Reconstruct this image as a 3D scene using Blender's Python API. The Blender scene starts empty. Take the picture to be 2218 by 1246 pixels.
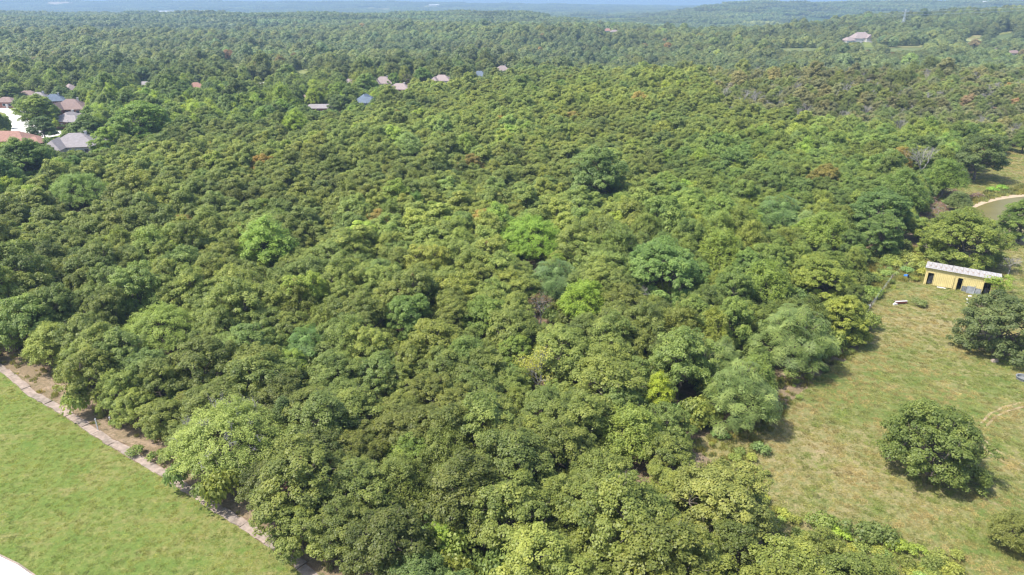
import bpy, math, random
import numpy as np
from mathutils import Vector, Matrix

# ---------------------------------------------------------------- camera, sky, sun, exposure
SC = bpy.context.scene
COL = SC.collection
F, CX, CY, H = 1479.0, 1109.0, 623.0, 50.0
PITCH = math.radians(22.75)
cp, sp = math.cos(PITCH), math.sin(PITCH)
cam_d = bpy.data.cameras.new('camera')
cam = bpy.data.objects.new('camera', cam_d)
COL.objects.link(cam)
cam.location = (0, 0, H)
cam.rotation_euler = (math.radians(90) - PITCH, 0, 0)
cam_d.sensor_width = 36.0
cam_d.lens = 36.0 * F / 2218.0
cam_d.clip_start = 0.5
cam_d.clip_end = 90000
SC.camera = cam

SUN = Vector((-0.50, -0.13, 0.86)).normalized()
world = bpy.data.worlds.new('World')
SC.world = world
world.use_nodes = True
wn = world.node_tree.nodes
wl = world.node_tree.links
sky = wn.new('ShaderNodeTexSky')
sky.sky_type = 'NISHITA'
sky.sun_disc = False
sky.sun_elevation = math.asin(SUN.z)
sky.sun_rotation = math.atan2(SUN.x, SUN.y)
sky.air_density = 1.0
sky.dust_density = 2.6
sky.ozone_density = 1.0
sky.altitude = 250
wl.new(sky.outputs[0], wn['Background'].inputs[0])
wn['Background'].inputs[1].default_value = 0.15
sun_d = bpy.data.lights.new('sun', 'SUN')
sun_d.energy = 3.6
sun_d.angle = math.radians(0.6)
sun_d.color = (1.0, 0.955, 0.88)
sun = bpy.data.objects.new('sun', sun_d)
sun.rotation_euler = SUN.to_track_quat('Z', 'Y').to_euler()
sun.location = SUN * 300
COL.objects.link(sun)
SC.view_settings.view_transform = 'Standard'
SC.view_settings.look = 'None'
SC.view_settings.exposure = 1.27
SC.view_settings.gamma = 1.0
SC.view_settings.use_curve_mapping = False
SC.render.engine = 'CYCLES'
SC.cycles.use_denoising = True
SC.cycles.denoiser = 'OPENIMAGEDENOISE'
SC.cycles.max_bounces = 6
SC.cycles.diffuse_bounces = 4
SC.cycles.glossy_bounces = 2
SC.cycles.transmission_bounces = 3
SC.cycles.volume_bounces = 1
SC.cycles.transparent_max_bounces = 4
SC.cycles.caustics_reflective = False
SC.cycles.caustics_refractive = False
SC.cycles.use_adaptive_sampling = True
SC.cycles.adaptive_threshold = 0.01
SC.cycles.filter_width = 1.3
HAZE = 2.15e-4

rng = np.random.default_rng(7)
random.seed(7)

# ---------------------------------------------------------------- terrain and view geometry
def sstep(a, b, x):
    t = np.clip((np.asarray(x, float) - a) / (b - a), 0, 1)
    return t * t * (3 - 2 * t)

def terrain(x, y):
    x = np.asarray(x, float); y = np.asarray(y, float)
    z = np.zeros(np.broadcast(x, y).shape)
    g = lambda v, c, s: np.exp(-0.5 * ((v - c) / s) ** 2)
    z = z + 7.0 * g(y, 350, 62) * sstep(-70, 60, x) * sstep(0, 55, y - 225 - 42 * sstep(90, 130, x))                      # crest of the near oak wood
    z = z - 8.0 * sstep(420, 520, y) * sstep(-60, 80, x) * (1 - sstep(700, 1000, y))
    z = z + 1.5 * (np.sin(x / 63.0 + 1) * np.sin(y / 71.0)) * sstep(240, 420, y) * np.maximum(sstep(-90, -20, x), sstep(560, 700, y))
    z = z + 7.0 * (np.sin(x / 170.0 + 2) * np.sin(y / 140.0 + x / 400)) * sstep(500, 800, y)
    z = z + 14.0 * g(x, 480, 200) * g(y, 900, 170)                       # rise with the big house
    z = z + 52.0 * g(x, 1110, 300) * g(y, 1150, 260)                     # hill at the right
    rx = x / np.maximum(y, 1.0)
    edge = 2150 - 1050 * sstep(-0.12, 0.26, rx) + 500 * sstep(0.4, 0.55, rx)
    z = z + 7.0 * sstep(1300, 1900, y) * (1 - sstep(2150, 2500, y)) * (1 - sstep(-100, 700, x))
    z = z - 22.0 * sstep(edge, edge * 1.2, y)
    z = z + 64.0 * g(y, 3300, 420) * sstep(0.17, 0.34, rx) * (0.93 + 0.07 * np.sin(x / 240.0) + 0.03 * np.sin(x / 77.0))
    z = z + 22.0 * g(y, 2700, 300) * g(rx, 0.27, 0.06)
    hill = 62 * g(rx, -0.66, 0.05) + 56 * g(rx, -0.50, 0.12) + 48 * g(rx, -0.22, 0.15) + 52 * g(rx, -0.85, 0.12) + 26 * g(rx, 0.08, 0.2)
    z = z + hill * g(y, 7000, 900) * (0.96 + 0.05 * np.sin(x / 310.0))
    return z

def proj(P):
    P = np.atleast_2d(np.asarray(P, float))
    x, y, z = P[:, 0], P[:, 1], P[:, 2] - H
    d = y * cp - z * sp
    d = np.maximum(d, 1e-3)
    return CX + F * x / d, CY - F * (y * sp + z * cp) / d, d

def G(u, v, z=0.0):
    a = (u - CX) / F; b = -(v - CY) / F
    d = np.array([a, cp + b * sp, -sp + b * cp])
    t = (z - H) / d[2]
    return np.array([0, 0, H]) + d * t

_Y = np.concatenate([np.linspace(25, 1500, 3000), np.linspace(1500, 9000, 3000)])
def at_px(u, v, h=0.0):
    """first ground point whose spot h metres above it is seen at pixel u, v"""
    x = np.zeros_like(_Y)
    for _ in range(4):
        z = terrain(x, _Y) + h
        x = (u - CX) / F * (_Y * cp - (z - H) * sp)
    z = terrain(x, _Y)
    _, vv, _ = proj(np.stack([x, _Y, z + h], 1))
    i = np.nonzero(vv <= v)[0]
    i = i[0] if len(i) else len(_Y) - 1
    return np.array([x[i], _Y[i], z[i]])

def pxm(P):
    return F / proj(P)[2][0]

def inside(px, py, poly):
    poly = np.asarray(poly, float)
    px = np.asarray(px, float); py = np.asarray(py, float)
    r = np.zeros(px.shape, bool)
    j = len(poly) - 1
    for i in range(len(poly)):
        xi, yi = poly[i]; xj, yj = poly[j]
        if yi != yj:
            c = ((yi > py) != (yj > py)) & (px < (xj - xi) * (py - yi) / (yj - yi) + xi)
            r ^= c
        j = i
    return r

# ---------------------------------------------------------------- node helpers and materials
class NT:
    def __init__(s, name):
        s.m = bpy.data.materials.new(name); s.m.use_nodes = True
        s.t = s.m.node_tree; s.n = s.t.nodes; s.l = s.t.links
        s.n.clear(); s.out = s.n.new('ShaderNodeOutputMaterial')
    def new(s, t, **k):
        n = s.n.new(t)
        for a, b in k.items(): setattr(n, a, b)
        return n
    def link(s, a, b): s.l.new(a, b)
    def noise(s, scale, detail=4, rough=0.55, coord=None, dist=0.0):
        n = s.new('ShaderNodeTexNoise'); n.inputs['Scale'].default_value = scale
        n.inputs['Detail'].default_value = detail; n.inputs['Roughness'].default_value = rough
        n.inputs['Distortion'].default_value = dist
        if coord is not None: s.link(coord, n.inputs['Vector'])
        return n.outputs[0]
    def ramp(s, fac, stops):
        r = s.new('ShaderNodeValToRGB'); e = r.color_ramp.elements
        while len(e) < len(stops): e.new(0.5)
        for q, (p, c) in zip(e, stops):
            q.position = p; q.color = (*c, 1) if len(c) == 3 else c
        s.link(fac, r.inputs[0]); return r.outputs[0]
    def mix(s, fac, a, b, blend='MIX'):
        m = s.new('ShaderNodeMix'); m.data_type = 'RGBA'; m.blend_type = blend
        for sock, v in ((m.inputs[0], fac), (m.inputs[6], a), (m.inputs[7], b)):
            if hasattr(v, 'node'): s.link(v, sock)
            elif isinstance(v, (int, float)): sock.default_value = v
            else: sock.default_value = (*v, 1)
        return m.outputs[2]
    def math(s, op, a, b=0.0, clamp=False):
        m = s.new('ShaderNodeMath'); m.operation = op; m.use_clamp = clamp
        for sock, v in ((m.inputs[0], a), (m.inputs[1], b)):
            if hasattr(v, 'node'): s.link(v, sock)
            else: sock.default_value = v
        return m.outputs[0]
    def geo(s): return s.new('ShaderNodeNewGeometry').outputs['Position']
    def scaled(s, coord, v):
        m = s.new('ShaderNodeMapping'); m.inputs['Scale'].default_value = v
        s.link(coord, m.inputs['Vector']); return m.outputs[0]
    def bump(s, h, dist, strength=1.0):
        b = s.new('ShaderNodeBump'); b.inputs['Distance'].default_value = dist
        b.inputs['Strength'].default_value = strength
        s.link(h, b.inputs['Height']); return b.outputs[0]
    def bsdf(s, col, rough=0.8, spec=0.3, metal=0.0, normal=None):
        b = s.new('ShaderNodeBsdfPrincipled')
        if hasattr(col, 'node'): s.link(col, b.inputs['Base Color'])
        else: b.inputs['Base Color'].default_value = (*col, 1)
        b.inputs['Roughness'].default_value = rough
        b.inputs['Specular IOR Level'].default_value = spec
        b.inputs['Metallic'].default_value = metal
        if normal is not None: s.link(normal, b.inputs['Normal'])
        s.link(b.outputs[0], s.out.inputs[0])
        return b

def mat_plain(name, col, rough=0.8, spec=0.3, metal=0.0, var=0.25, scale=3.0, bump=0.0):
    t = NT(name); c = t.new('ShaderNodeTexCoord').outputs['Object']
    n = t.noise(scale, 5, 0.6, c)
    a = tuple(min(1, k * (1 - var)) for k in col); b = tuple(min(1, k * (1 + var)) for k in col)
    cc = t.ramp(n, [(0.3, a), (0.7, b)])
    nm = t.bump(n, bump) if bump else None
    t.bsdf(cc, rough, spec, metal, nm)
    return t.m

def mat_leaf():
    t = NT('foliage')
    oi = t.new('ShaderNodeObjectInfo')
    at = t.new('ShaderNodeAttribute'); at.attribute_type = 'INSTANCER'; at.attribute_name = 'tint'
    fl = t.new('ShaderNodeAttribute'); fl.attribute_type = 'INSTANCER'; fl.attribute_name = 'ingroup'
    base = t.mix(1.0, t.mix(fl.outputs['Fac'], oi.outputs['Color'], at.outputs['Color']), (2.08, 1.88, 1.52), 'MULTIPLY')
    lv = t.new('ShaderNodeAttribute'); lv.attribute_type = 'GEOMETRY'; lv.attribute_name = 'lv'
    f = t.math('MINIMUM', lv.outputs['Fac'], 1.0)
    base = t.mix(t.math('GREATER_THAN', lv.outputs['Fac'], 1.5), base, (0.17, 0.085, 0.05))
    hs = t.new('ShaderNodeHueSaturation')
    t.link(base, hs.inputs['Color'])
    t.link(t.math('ADD', t.math('MULTIPLY', f, -0.035), 0.5175), hs.inputs['Hue'])
    t.link(t.math('ADD', t.math('MULTIPLY', f, 0.85), 0.68), hs.inputs['Value'])
    hs.inputs['Saturation'].default_value = 0.97
    col = hs.outputs[0]
    b = t.new('ShaderNodeBsdfPrincipled')
    t.link(col, b.inputs['Base Color'])
    b.inputs['Roughness'].default_value = 0.5
    b.inputs['Specular IOR Level'].default_value = 0.35
    tr = t.new('ShaderNodeBsdfTranslucent')
    t.link(t.mix(0.5, col, t.mix(1.0, col, (1.35, 1.4, 0.75), 'MULTIPLY')), tr.inputs['Color'])
    mx = t.new('ShaderNodeMixShader'); mx.inputs[0].default_value = 0.47
    t.link(b.outputs[0], mx.inputs[1]); t.link(tr.outputs[0], mx.inputs[2])
    t.link(mx.outputs[0], t.out.inputs[0])
    return t.m

def mat_bark(name, a, b):
    t = NT(name); c = t.new('ShaderNodeTexCoord').outputs['Object']
    n = t.noise(6, 6, 0.7, t.scaled(c, (3, 3, 0.6)))
    t.bsdf(t.ramp(n, [(0.3, a), (0.7, b)]), 0.9, 0.2, 0, t.bump(n, 0.03))
    return t.m

def mat_lawn(name, green, green2, dry, soil, dryness=0.5, soilamt=0.62, mow=0.6):
    t = NT(name); p = t.geo()
    big = t.noise(0.045, 5, 0.6, p, 0.4); mid = t.noise(0.35, 6, 0.65, p, 0.3); fine = t.noise(3.0, 6, 0.75, p); tiny = t.noise(14, 3, 0.7, p)
    mp = t.new('ShaderNodeMapping'); mp.inputs['Rotation'].default_value = (0, 0, mow); mp.inputs['Scale'].default_value = (0.10, 1.5, 1)
    t.link(p, mp.inputs['Vector']); streak = t.noise(0.8, 3, 0.6, mp.outputs[0])
    g = t.mix(t.ramp(mid, [(0.35, (0, 0, 0)), (0.65, (1, 1, 1))]), green, green2)
    k = t.math('ADD', t.math('MULTIPLY', big, 0.62), t.math('ADD', t.math('MULTIPLY', mid, 0.3), t.math('MULTIPLY', streak, 0.26)))
    pat = t.noise(1.1, 5, 0.75, p, 0.6)
    k = t.math('ADD', t.math('ADD', t.math('MULTIPLY', k, 0.82), t.math('MULTIPLY', pat, 0.30)), t.math('MULTIPLY', fine, 0.22))
    g = t.mix(t.ramp(k, [(dryness + 0.11, (0, 0, 0)), (dryness + 0.26, (1, 1, 1))]), g, dry)
    bare = t.noise(0.28, 5, 0.72, p, 0.8)
    s2 = t.math('ADD', t.math('MULTIPLY', bare, 0.8), t.math('MULTIPLY', fine, 0.22))
    g = t.mix(t.ramp(s2, [(soilamt, (0, 0, 0)), (soilamt + 0.09, (0.85, 0.85, 0.85))]), g, soil)
    v = t.ramp(t.math('ADD', t.math('MULTIPLY', tiny, 0.5), t.math('MULTIPLY', fine, 0.5)), [(0.36, (0.45, 0.52, 0.46)), (0.5, (1, 1, 1)), (0.66, (1.6, 1.5, 1.45))])
    g = t.mix(1.0, g, v, 'MULTIPLY')
    t.bsdf(g, 0.95, 0.1, 0, t.bump(t.math('ADD', fine, tiny), 0.06))
    return t.m

def mat_ground():
    t = NT('forest_floor'); p = t.geo()
    sep = t.new('ShaderNodeSeparateXYZ'); t.link(p, sep.inputs[0])
    n1 = t.noise(0.25, 6, 0.65, p); n2 = t.noise(2.2, 6, 0.7, p)
    floor = t.ramp(n1, [(0.35, (0.09, 0.065, 0.04)), (0.5, (0.17, 0.125, 0.085)), (0.62, (0.085, 0.10, 0.035))])
    floor = t.mix(1.0, floor, t.ramp(n2, [(0.3, (0.7, 0.7, 0.7)), (0.7, (1.3, 1.25, 1.2))]), 'MULTIPLY')
    k0 = t.new('ShaderNodeMapRange'); t.link(sep.outputs[1], k0.inputs[0]); k0.inputs[1].default_value = 380; k0.inputs[2].default_value = 520
    meadow = t.ramp(n1, [(0.35, (0.09, 0.125, 0.035)), (0.5, (0.15, 0.17, 0.06)), (0.65, (0.24, 0.21, 0.10))])
    floor = t.mix(k0.outputs[0], floor, meadow)
    pw = t.scaled(p, (1, 0.45, 1))
    far1 = t.noise(0.004, 6, 0.6, pw); far2 = t.noise(0.02, 5, 0.7, pw)
    wood = t.ramp(far2, [(0.3, (0.025, 0.045, 0.018)), (0.6, (0.055, 0.085, 0.03)), (0.8, (0.09, 0.12, 0.04))])
    field = t.ramp(far2, [(0.4, (0.16, 0.2, 0.07)), (0.6, (0.3, 0.3, 0.14))])
    far = t.mix(t.ramp(far1, [(0.60, (0, 0, 0)), (0.62, (1, 1, 1))]), wood, field)
    k = t.new('ShaderNodeMapRange'); t.link(sep.outputs[1], k.inputs[0])
    k.inputs[1].default_value = 600; k.inputs[2].default_value = 1000
    c = t.mix(k.outputs[0], floor, far)
    t.bsdf(c, 0.95, 0.1, 0, t.bump(n2, 0.08))
    return t.m

M = {}
M['leaf'] = mat_leaf()
M['bark'] = mat_bark('bark', (0.07, 0.056, 0.045), (0.18, 0.15, 0.125))
M['pale_bark'] = mat_bark('pale_bark', (0.15, 0.14, 0.125), (0.33, 0.31, 0.29))
M['ground'] = mat_ground()
M['lawn'] = mat_lawn('short_lawn', (0.090, 0.134, 0.028), (0.134, 0.160, 0.040), (0.180, 0.160, 0.064), (0.24, 0.19, 0.11), 0.60, 0.70)
M['pasture'] = mat_lawn('dry_pasture', (0.080, 0.118, 0.026), (0.132, 0.142, 0.044), (0.205, 0.175, 0.084), (0.24, 0.18, 0.115), 0.565, 0.61)
M['weeds'] = mat_lawn('weedy_ground', (0.075, 0.10, 0.03), (0.125, 0.14, 0.05), (0.21, 0.165, 0.09), (0.27, 0.185, 0.12), 0.42, 0.55)
M['soil'] = mat_lawn('bare_soil', (0.075, 0.085, 0.03), (0.13, 0.115, 0.06), (0.17, 0.13, 0.08), (0.24, 0.18, 0.125), 0.42, 0.50)
t = NT('old_concrete'); _p = t.geo(); _n = t.noise(1.3, 6, 0.7, _p); _n2 = t.noise(0.35, 3, 0.5, _p)
_c = t.mix(t.ramp(_n2, [(0.45, (0, 0, 0)), (0.6, (1, 1, 1))]), t.ramp(_n, [(0.3, (0.14, 0.11, 0.09)), (0.55, (0.27, 0.215, 0.175)), (0.75, (0.34, 0.28, 0.24))]), t.ramp(_n, [(0.3, (0.10, 0.085, 0.06)), (0.6, (0.23, 0.19, 0.16)), (0.75, (0.15, 0.15, 0.07))]))
t.bsdf(_c, 0.9, 0.2, 0, t.bump(_n, 0.04)); M['slab'] = t.m
M['road'] = mat_plain('pale_concrete_road', (0.60, 0.59, 0.57), 0.85, 0.25, 0, 0.06, 0.6)
M['street'] = mat_plain('street_concrete', (0.56, 0.54, 0.51), 0.85, 0.25, 0, 0.07, 0.3)
M['sand'] = mat_plain('pale_bank', (0.32, 0.25, 0.17), 0.95, 0.1, 0, 0.2, 1.0, 0.03)

# ---------------------------------------------------------------- object helpers
def tag(o, label=None, cat=None, group=None, kind=None):
    if label: o['label'] = label
    if cat: o['category'] = cat
    if group: o['group'] = group
    if kind: o['kind'] = kind
    return o

def link(name, me, mats, parent=None, loc=None, rz=None):
    o = bpy.data.objects.new(name, me); COL.objects.link(o)
    if me is not None and mats and len(me.materials) == 0:
        for m in (mats if isinstance(mats, (list, tuple)) else [mats]): me.materials.append(m)
    if parent is not None: o.parent = parent
    if loc is not None: o.location = tuple(float(a) for a in loc)
    if rz is not None: o.rotation_euler = (0, 0, rz)
    return o

def empty(name, loc, rz=0.0, s=1.0):
    o = bpy.data.objects.new(name, None); COL.objects.link(o)
    o.location = tuple(float(a) for a in loc); o.rotation_euler = (0, 0, rz)
    o.scale = (s, s, s) if not hasattr(s, '__len__') else tuple(s)
    o.empty_display_size = 0.3
    return o

def quads_mesh(name, Q, mi=None, lv=None, smooth=False):
    Q = np.asarray(Q, np.float32); n = len(Q)
    me = bpy.data.meshes.new(name)
    me.vertices.add(4 * n); me.vertices.foreach_set('co', Q.reshape(-1))
    me.loops.add(4 * n); me.loops.foreach_set('vertex_index', np.arange(4 * n, dtype=np.int32))
    me.polygons.add(n)
    me.polygons.foreach_set('loop_start', np.arange(n, dtype=np.int32) * 4)
    me.polygons.foreach_set('loop_total', np.full(n, 4, np.int32))
    if mi is not None: me.polygons.foreach_set('material_index', np.asarray(mi, np.int32))
    if lv is not None:
        a = me.attributes.new('lv', 'FLOAT', 'FACE'); a.data.foreach_set('value', np.asarray(lv, np.float32))
    me.update(calc_edges=True)
    return me

class MB:
    """collects boxes, bars and prisms into one mesh"""
    def __init__(s): s.v = []; s.f = []
    def add(s, vs, fs):
        o = len(s.v); s.v += [tuple(float(c) for c in v) for v in vs]; s.f += [tuple(i + o for i in f) for f in fs]
    def box(s, a, b):
        x0, y0, z0 = a; x1, y1, z1 = b
        s.add([(x0, y0, z0), (x1, y0, z0), (x1, y1, z0), (x0, y1, z0), (x0, y0, z1), (x1, y0, z1), (x1, y1, z1), (x0, y1, z1)],
              [(0, 3, 2, 1), (4, 5, 6, 7), (0, 1, 5, 4), (1, 2, 6, 5), (2, 3, 7, 6), (3, 0, 4, 7)])
    def hexa(s, bot, top):
        n = len(bot)
        s.add(list(bot) + list(top), [tuple(range(n))[::-1], tuple(range(n, 2 * n))] + [(i, (i + 1) % n, n + (i + 1) % n, n + i) for i in range(n)])
    def tube(s, pts, rad, k=6):
        pts = [Vector(p) for p in pts]; base = len(s.v); fs = []
        for i, p in enumerate(pts):
            d = (pts[min(i + 1, len(pts) - 1)] - pts[max(i - 1, 0)]).normalized()
            a = d.orthogonal().normalized(); b = d.cross(a)
            r = rad[i] if hasattr(rad, '__len__') else rad
            for j in range(k):
                t = 2 * math.pi * j / k
                s.v.append(tuple(p + a * math.cos(t) * r + b * math.sin(t) * r))
        for i in range(len(pts) - 1):
            for j in range(k):
                fs.append((base + i * k + j, base + i * k + (j + 1) % k, base + (i + 1) * k + (j + 1) % k, base + (i + 1) * k + j))
        fs.append(tuple(base + j for j in range(k))[::-1]); fs.append(tuple(base + (len(pts) - 1) * k + j for j in range(k)))
        s.f += fs
    def lathe(s, prof, k=14, c=(0, 0)):
        base = len(s.v)
        for r, z in prof:
            for j in range(k):
                t = 2 * math.pi * j / k; s.v.append((c[0] + r * math.cos(t), c[1] + r * math.sin(t), z))
        for i in range(len(prof) - 1):
            for j in range(k):
                s.f.append((base + i * k + j, base + i * k + (j + 1) % k, base + (i + 1) * k + (j + 1) % k, base + (i + 1) * k + j))
    def mesh(s, name, smooth=False):
        me = bpy.data.meshes.new(name); me.from_pydata(s.v, [], s.f); me.update()
        if smooth: me.polygons.foreach_set('use_smooth', [True] * len(me.polygons))
        return me
    def build(s, name, mat, parent=None, loc=None, rz=None):
        return link(name, s.mesh(name), mat, parent, loc, rz)

def sheet(name, poly, z, mat, wig=0.0, seed=1, sub=1.5, thick=None):
    """a flat sheet on the ground with a slightly irregular outline"""
    r = random.Random(seed); P = []
    n = len(poly)
    for i in range(n):
        a = Vector((*poly[i][:2],)); b = Vector((*poly[(i + 1) % n][:2],))
        L = (b - a).length; k = max(1, int(L / sub)) if wig else 1
        k = min(k, 120)
        nrm = Vector((-(b - a).y, (b - a).x)).normalized() if L > 0 else Vector((0, 0))
        for j in range(k):
            t = j / k; p = a.lerp(b, t)
            if j: p = p + nrm * r.uniform(-wig, wig)
            P.append((p.x, p.y))
    me = bpy.data.meshes.new(name)
    if thick:
        m = len(P)
        vs = [(x, y, z) for x, y in P] + [(x, y, z - thick) for x, y in P]
        me.from_pydata(vs, [], [tuple(range(m))] + [(i, i + m, (i + 1) % m + m, (i + 1) % m) for i in range(m)])
    else:
        me.from_pydata([(x, y, z) for x, y in P], [], [tuple(range(len(P)))])
    me.update()
    if me.polygons[0].normal.z < 0: me.flip_normals()
    return link(name, me, mat)

def GP(lst, z=0.0): return [tuple(G(u, v, z)[:2]) for u, v in lst]

# ---------------------------------------------------------------- the ground
def build_ground():
    def axis(n, lim, k):
        t = np.linspace(-1, 1, n); return np.sinh(t * k) / math.sinh(k) * lim
    xs = axis(420, 34000, 6.2)
    ty = np.linspace(0, 1, 520)
    ys = -120 + np.sinh(ty * 5.2) / math.sinh(5.2) * 36000
    X, Y = np.meshgrid(xs, ys)
    Z = terrain(X, Y) - 0.0
    nx, ny = len(xs), len(ys)
    me = bpy.data.meshes.new('ground')
    me.vertices.add(nx * ny); me.vertices.foreach_set('co', np.stack([X, Y, Z], -1).astype(np.float32).reshape(-1))
    i = np.arange(nx - 1)[None, :] + nx * np.arange(ny - 1)[:, None]
    Fq = np.stack([i, i + 1, i + 1 + nx, i + nx], -1).reshape(-1)
    nf = (nx - 1) * (ny - 1)
    me.loops.add(4 * nf); me.loops.foreach_set('vertex_index', Fq.astype(np.int32))
    me.polygons.add(nf); me.polygons.foreach_set('loop_start', np.arange(nf, dtype=np.int32) * 4); me.polygons.foreach_set('loop_total', np.full(nf, 4, np.int32))
    me.polygons.foreach_set('use_smooth', np.ones(nf, bool))
    me.update(calc_edges=True)
    return tag(link('ground', me, M['ground']), kind='structure')
build_ground()

PATH_PX = [(-260, 640), (-120, 720), (0, 805), (60, 857), (140, 903), (230, 963), (372, 1048), (500, 1132), (590, 1192), (662, 1250), (760, 1330), (900, 1450)]
PATH = GP(PATH_PX)
LAWN_W = PATH + [tuple(G(700, 1700)[:2]), (-60, 15), (-220, 15), (-260, 120)]
tag(sheet('lawn', LAWN_W, 0.012, M['lawn'], 0.10, 3, 1.0), kind='structure')
PAST_PX = [(1930, 592), (1905, 640), (1882, 668), (1892, 700), (1850, 768), (1790, 800), (1735, 850), (1690, 895), (1600, 915), (1490, 958), (1560, 1015), (1640, 1090), (1700, 1180), (1900, 1245), (2300, 1290), (2700, 1200), (3000, 800), (2700, 420), (2400, 312), (2190, 318), (2165, 345), (2110, 372), (2060, 395), (2035, 425), (2008, 480), (1985, 545)]
PAST = GP(PAST_PX)
tag(sheet('pasture', PAST, 0.012, M['pasture'], 0.25, 5, 1.2), kind='structure')
# bare strip on the wood's side of the footpath
def offset(line, d):
    out = []
    for i, p in enumerate(line):
        a = Vector(line[max(i - 1, 0)]); b = Vector(line[min(i + 1, len(line) - 1)])
        t = (b - a).normalized(); n = Vector((-t.y, t.x))
        out.append((p[0] + n.x * d, p[1] + n.y * d))
    return out
off_p = 1.0
verge = offset(PATH, off_p)
strip = offset(PATH, 1.2) + offset(PATH, 4.6)[::-1]
tag(sheet('dirt_verge', strip, 0.008, M['soil'], 0.35, 8, 1.0), kind='structure')
WEED = GP([(1840, 560), (1930, 520), (2000, 545), (2003, 612), (1930, 610), (1905, 640), (1885, 668), (1850, 640)])
tag(sheet('weedy_corner', WEED, 0.008, M['weeds'], 0.3, 9, 1.0), kind='structure')
CLR = GP([(1440, 985), (1600, 905), (1760, 740), (1880, 690), (1895, 705), (1855, 775), (1790, 812), (1740, 860), (1700, 900), (1655, 950), (1640, 1010), (1660, 1060), (1560, 1080)])
tag(sheet('shaded_soil', CLR, 0.006, M['soil'], 0.4, 10, 1.0), kind='structure')
tag(sheet('road', GP([(-200, 1120), (-80, 1160), (0, 1202), (42, 1222), (82, 1250), (130, 1320), (-400, 1500), (-800, 1300)]), 0.05, M['road'], 0.0, 2, thick=0.14), kind='structure')
kb = GP([(-80, 1160), (0, 1202), (42, 1222), (82, 1250), (130, 1320)])
tag(sheet('road_kerb', kb + offset(kb, -0.16)[::-1], 0.12, M['slab'], thick=0.14), kind='structure')

# the broken concrete path: slab by slab, alike pieces share four meshes
def build_path():
    root = empty('footpath', (*PATH[0], 0)); tag(root, kind='structure')
    r = random.Random(4); meshes = []
    for k in range(6):
        m = MB(); w, l = 1.08, 2.7
        j = [(r.uniform(-.10, .10), r.uniform(-.09, .09)) for _ in range(6)]
        pts = [(0.01 + j[0][0] * .4, j[0][1]), (l * .5, j[1][1]), (l - .01 + j[2][0] * .4, j[2][1]), (l - .01 + j[3][0] * .4, w + j[3][1]), (l * .45, w + j[4][1]), (0.01 + j[5][0] * .4, w + j[5][1])]
        m.hexa([(x, y, -0.06) for x, y in pts], [(x, y, 0.05) for x, y in pts])
        me = m.mesh('paving_slab'); me.materials.append(M['slab']); meshes.append(me)
    line = [Vector(p) for p in offset(PATH, 0.02)]
    acc = 0.0
    for a, b in zip(line, line[1:]):
        L = (b - a).length; d = (b - a) / L; ang = math.atan2(d.y, d.x)
        t = acc
        while t < L:
            p = a + d * t
            u, v, _ = proj((p.x, p.y, 0))
            step = 2.7
            if -150 < u[0] < 720 and v[0] < 1300:
                o = link('paving_slab', r.choice(meshes), None, root)
                broken = r.random() < 0.45
                o.location = (p.x - PATH[0][0] + r.uniform(-.03, .03), p.y - PATH[0][1] + r.uniform(-.10, .10), 0.012 + r.uniform(0, .04 if not broken else .1))
                sc = r.uniform(.4, .6) if broken else 1
                o.scale = (sc, r.uniform(.9, 1.05), 1); step *= sc
                o.rotation_euler = (r.uniform(-.03, .03) * (2.5 if broken else 1), r.uniform(-.02, .02), ang + r.uniform(-.025, .025))
            t += step
        acc = t - L
build_path()

M['track'] = mat_lawn('tyre_worn_grass', (0.12, 0.135, 0.045), (0.17, 0.155, 0.07), (0.24, 0.20, 0.11), (0.28, 0.21, 0.14), 0.3, 0.5)
for tr in ([(2260, 876), (2215, 880), (2180, 889), (2152, 903), (2134, 922)], [(2260, 868), (2212, 871), (2174, 880), (2142, 895), (2122, 917)], [(2240, 1030), (2190, 1008), (2150, 984), (2126, 962)], [(2250, 1018), (2200, 998), (2160, 975), (2134, 953)]):
    L3 = GP(tr); L3 = [tuple(np.array(a) + (np.array(b) - np.array(a)) * k / 5) for a, b in zip(L3, L3[1:]) for k in range(5)] + [L3[-1]]
    tag(sheet('tyre_track', L3 + offset(L3, .28)[::-1], 0.020, M['track']), kind='structure')

# pond with its pale bank
POND = GP([(2112, 470), (2104, 462), (2112, 450), (2135, 441), (2165, 433), (2205, 427), (2300, 420), (2420, 440), (2440, 500), (2330, 545), (2220, 520), (2150, 500)])
BANK = GP([(2104, 482), (2098, 462), (2107, 444), (2133, 434), (2165, 427), (2205, 420), (2300, 412), (2440, 432), (2465, 505), (2335, 556), (2215, 532), (2140, 510)])
def rounded(P, n=3):
    for _ in range(n):
        P = [q for i in range(len(P)) for q in ((P[i][0] * .75 + P[(i + 1) % len(P)][0] * .25, P[i][1] * .75 + P[(i + 1) % len(P)][1] * .25), (P[i][0] * .25 + P[(i + 1) % len(P)][0] * .75, P[i][1] * .25 + P[(i + 1) % len(P)][1] * .75))]
    return P
tag(sheet('pond_bank', rounded(BANK), 0.03, M['sand'], thick=0.03), kind='structure')
t = NT('pond_water'); pn = t.noise(1.5, 4, 0.6, t.geo())
t.bsdf(t.ramp(t.noise(0.15, 3, 0.5, t.geo()), [(0.3, (0.10, 0.085, 0.022)), (0.7, (0.125, 0.108, 0.032))]), 0.35, 0.08, 0, t.bump(pn, 0.02))
M['water'] = t.m
tag(sheet('pond_water', rounded(POND), 0.05, M['water'], thick=0.015), kind='structure')

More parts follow.
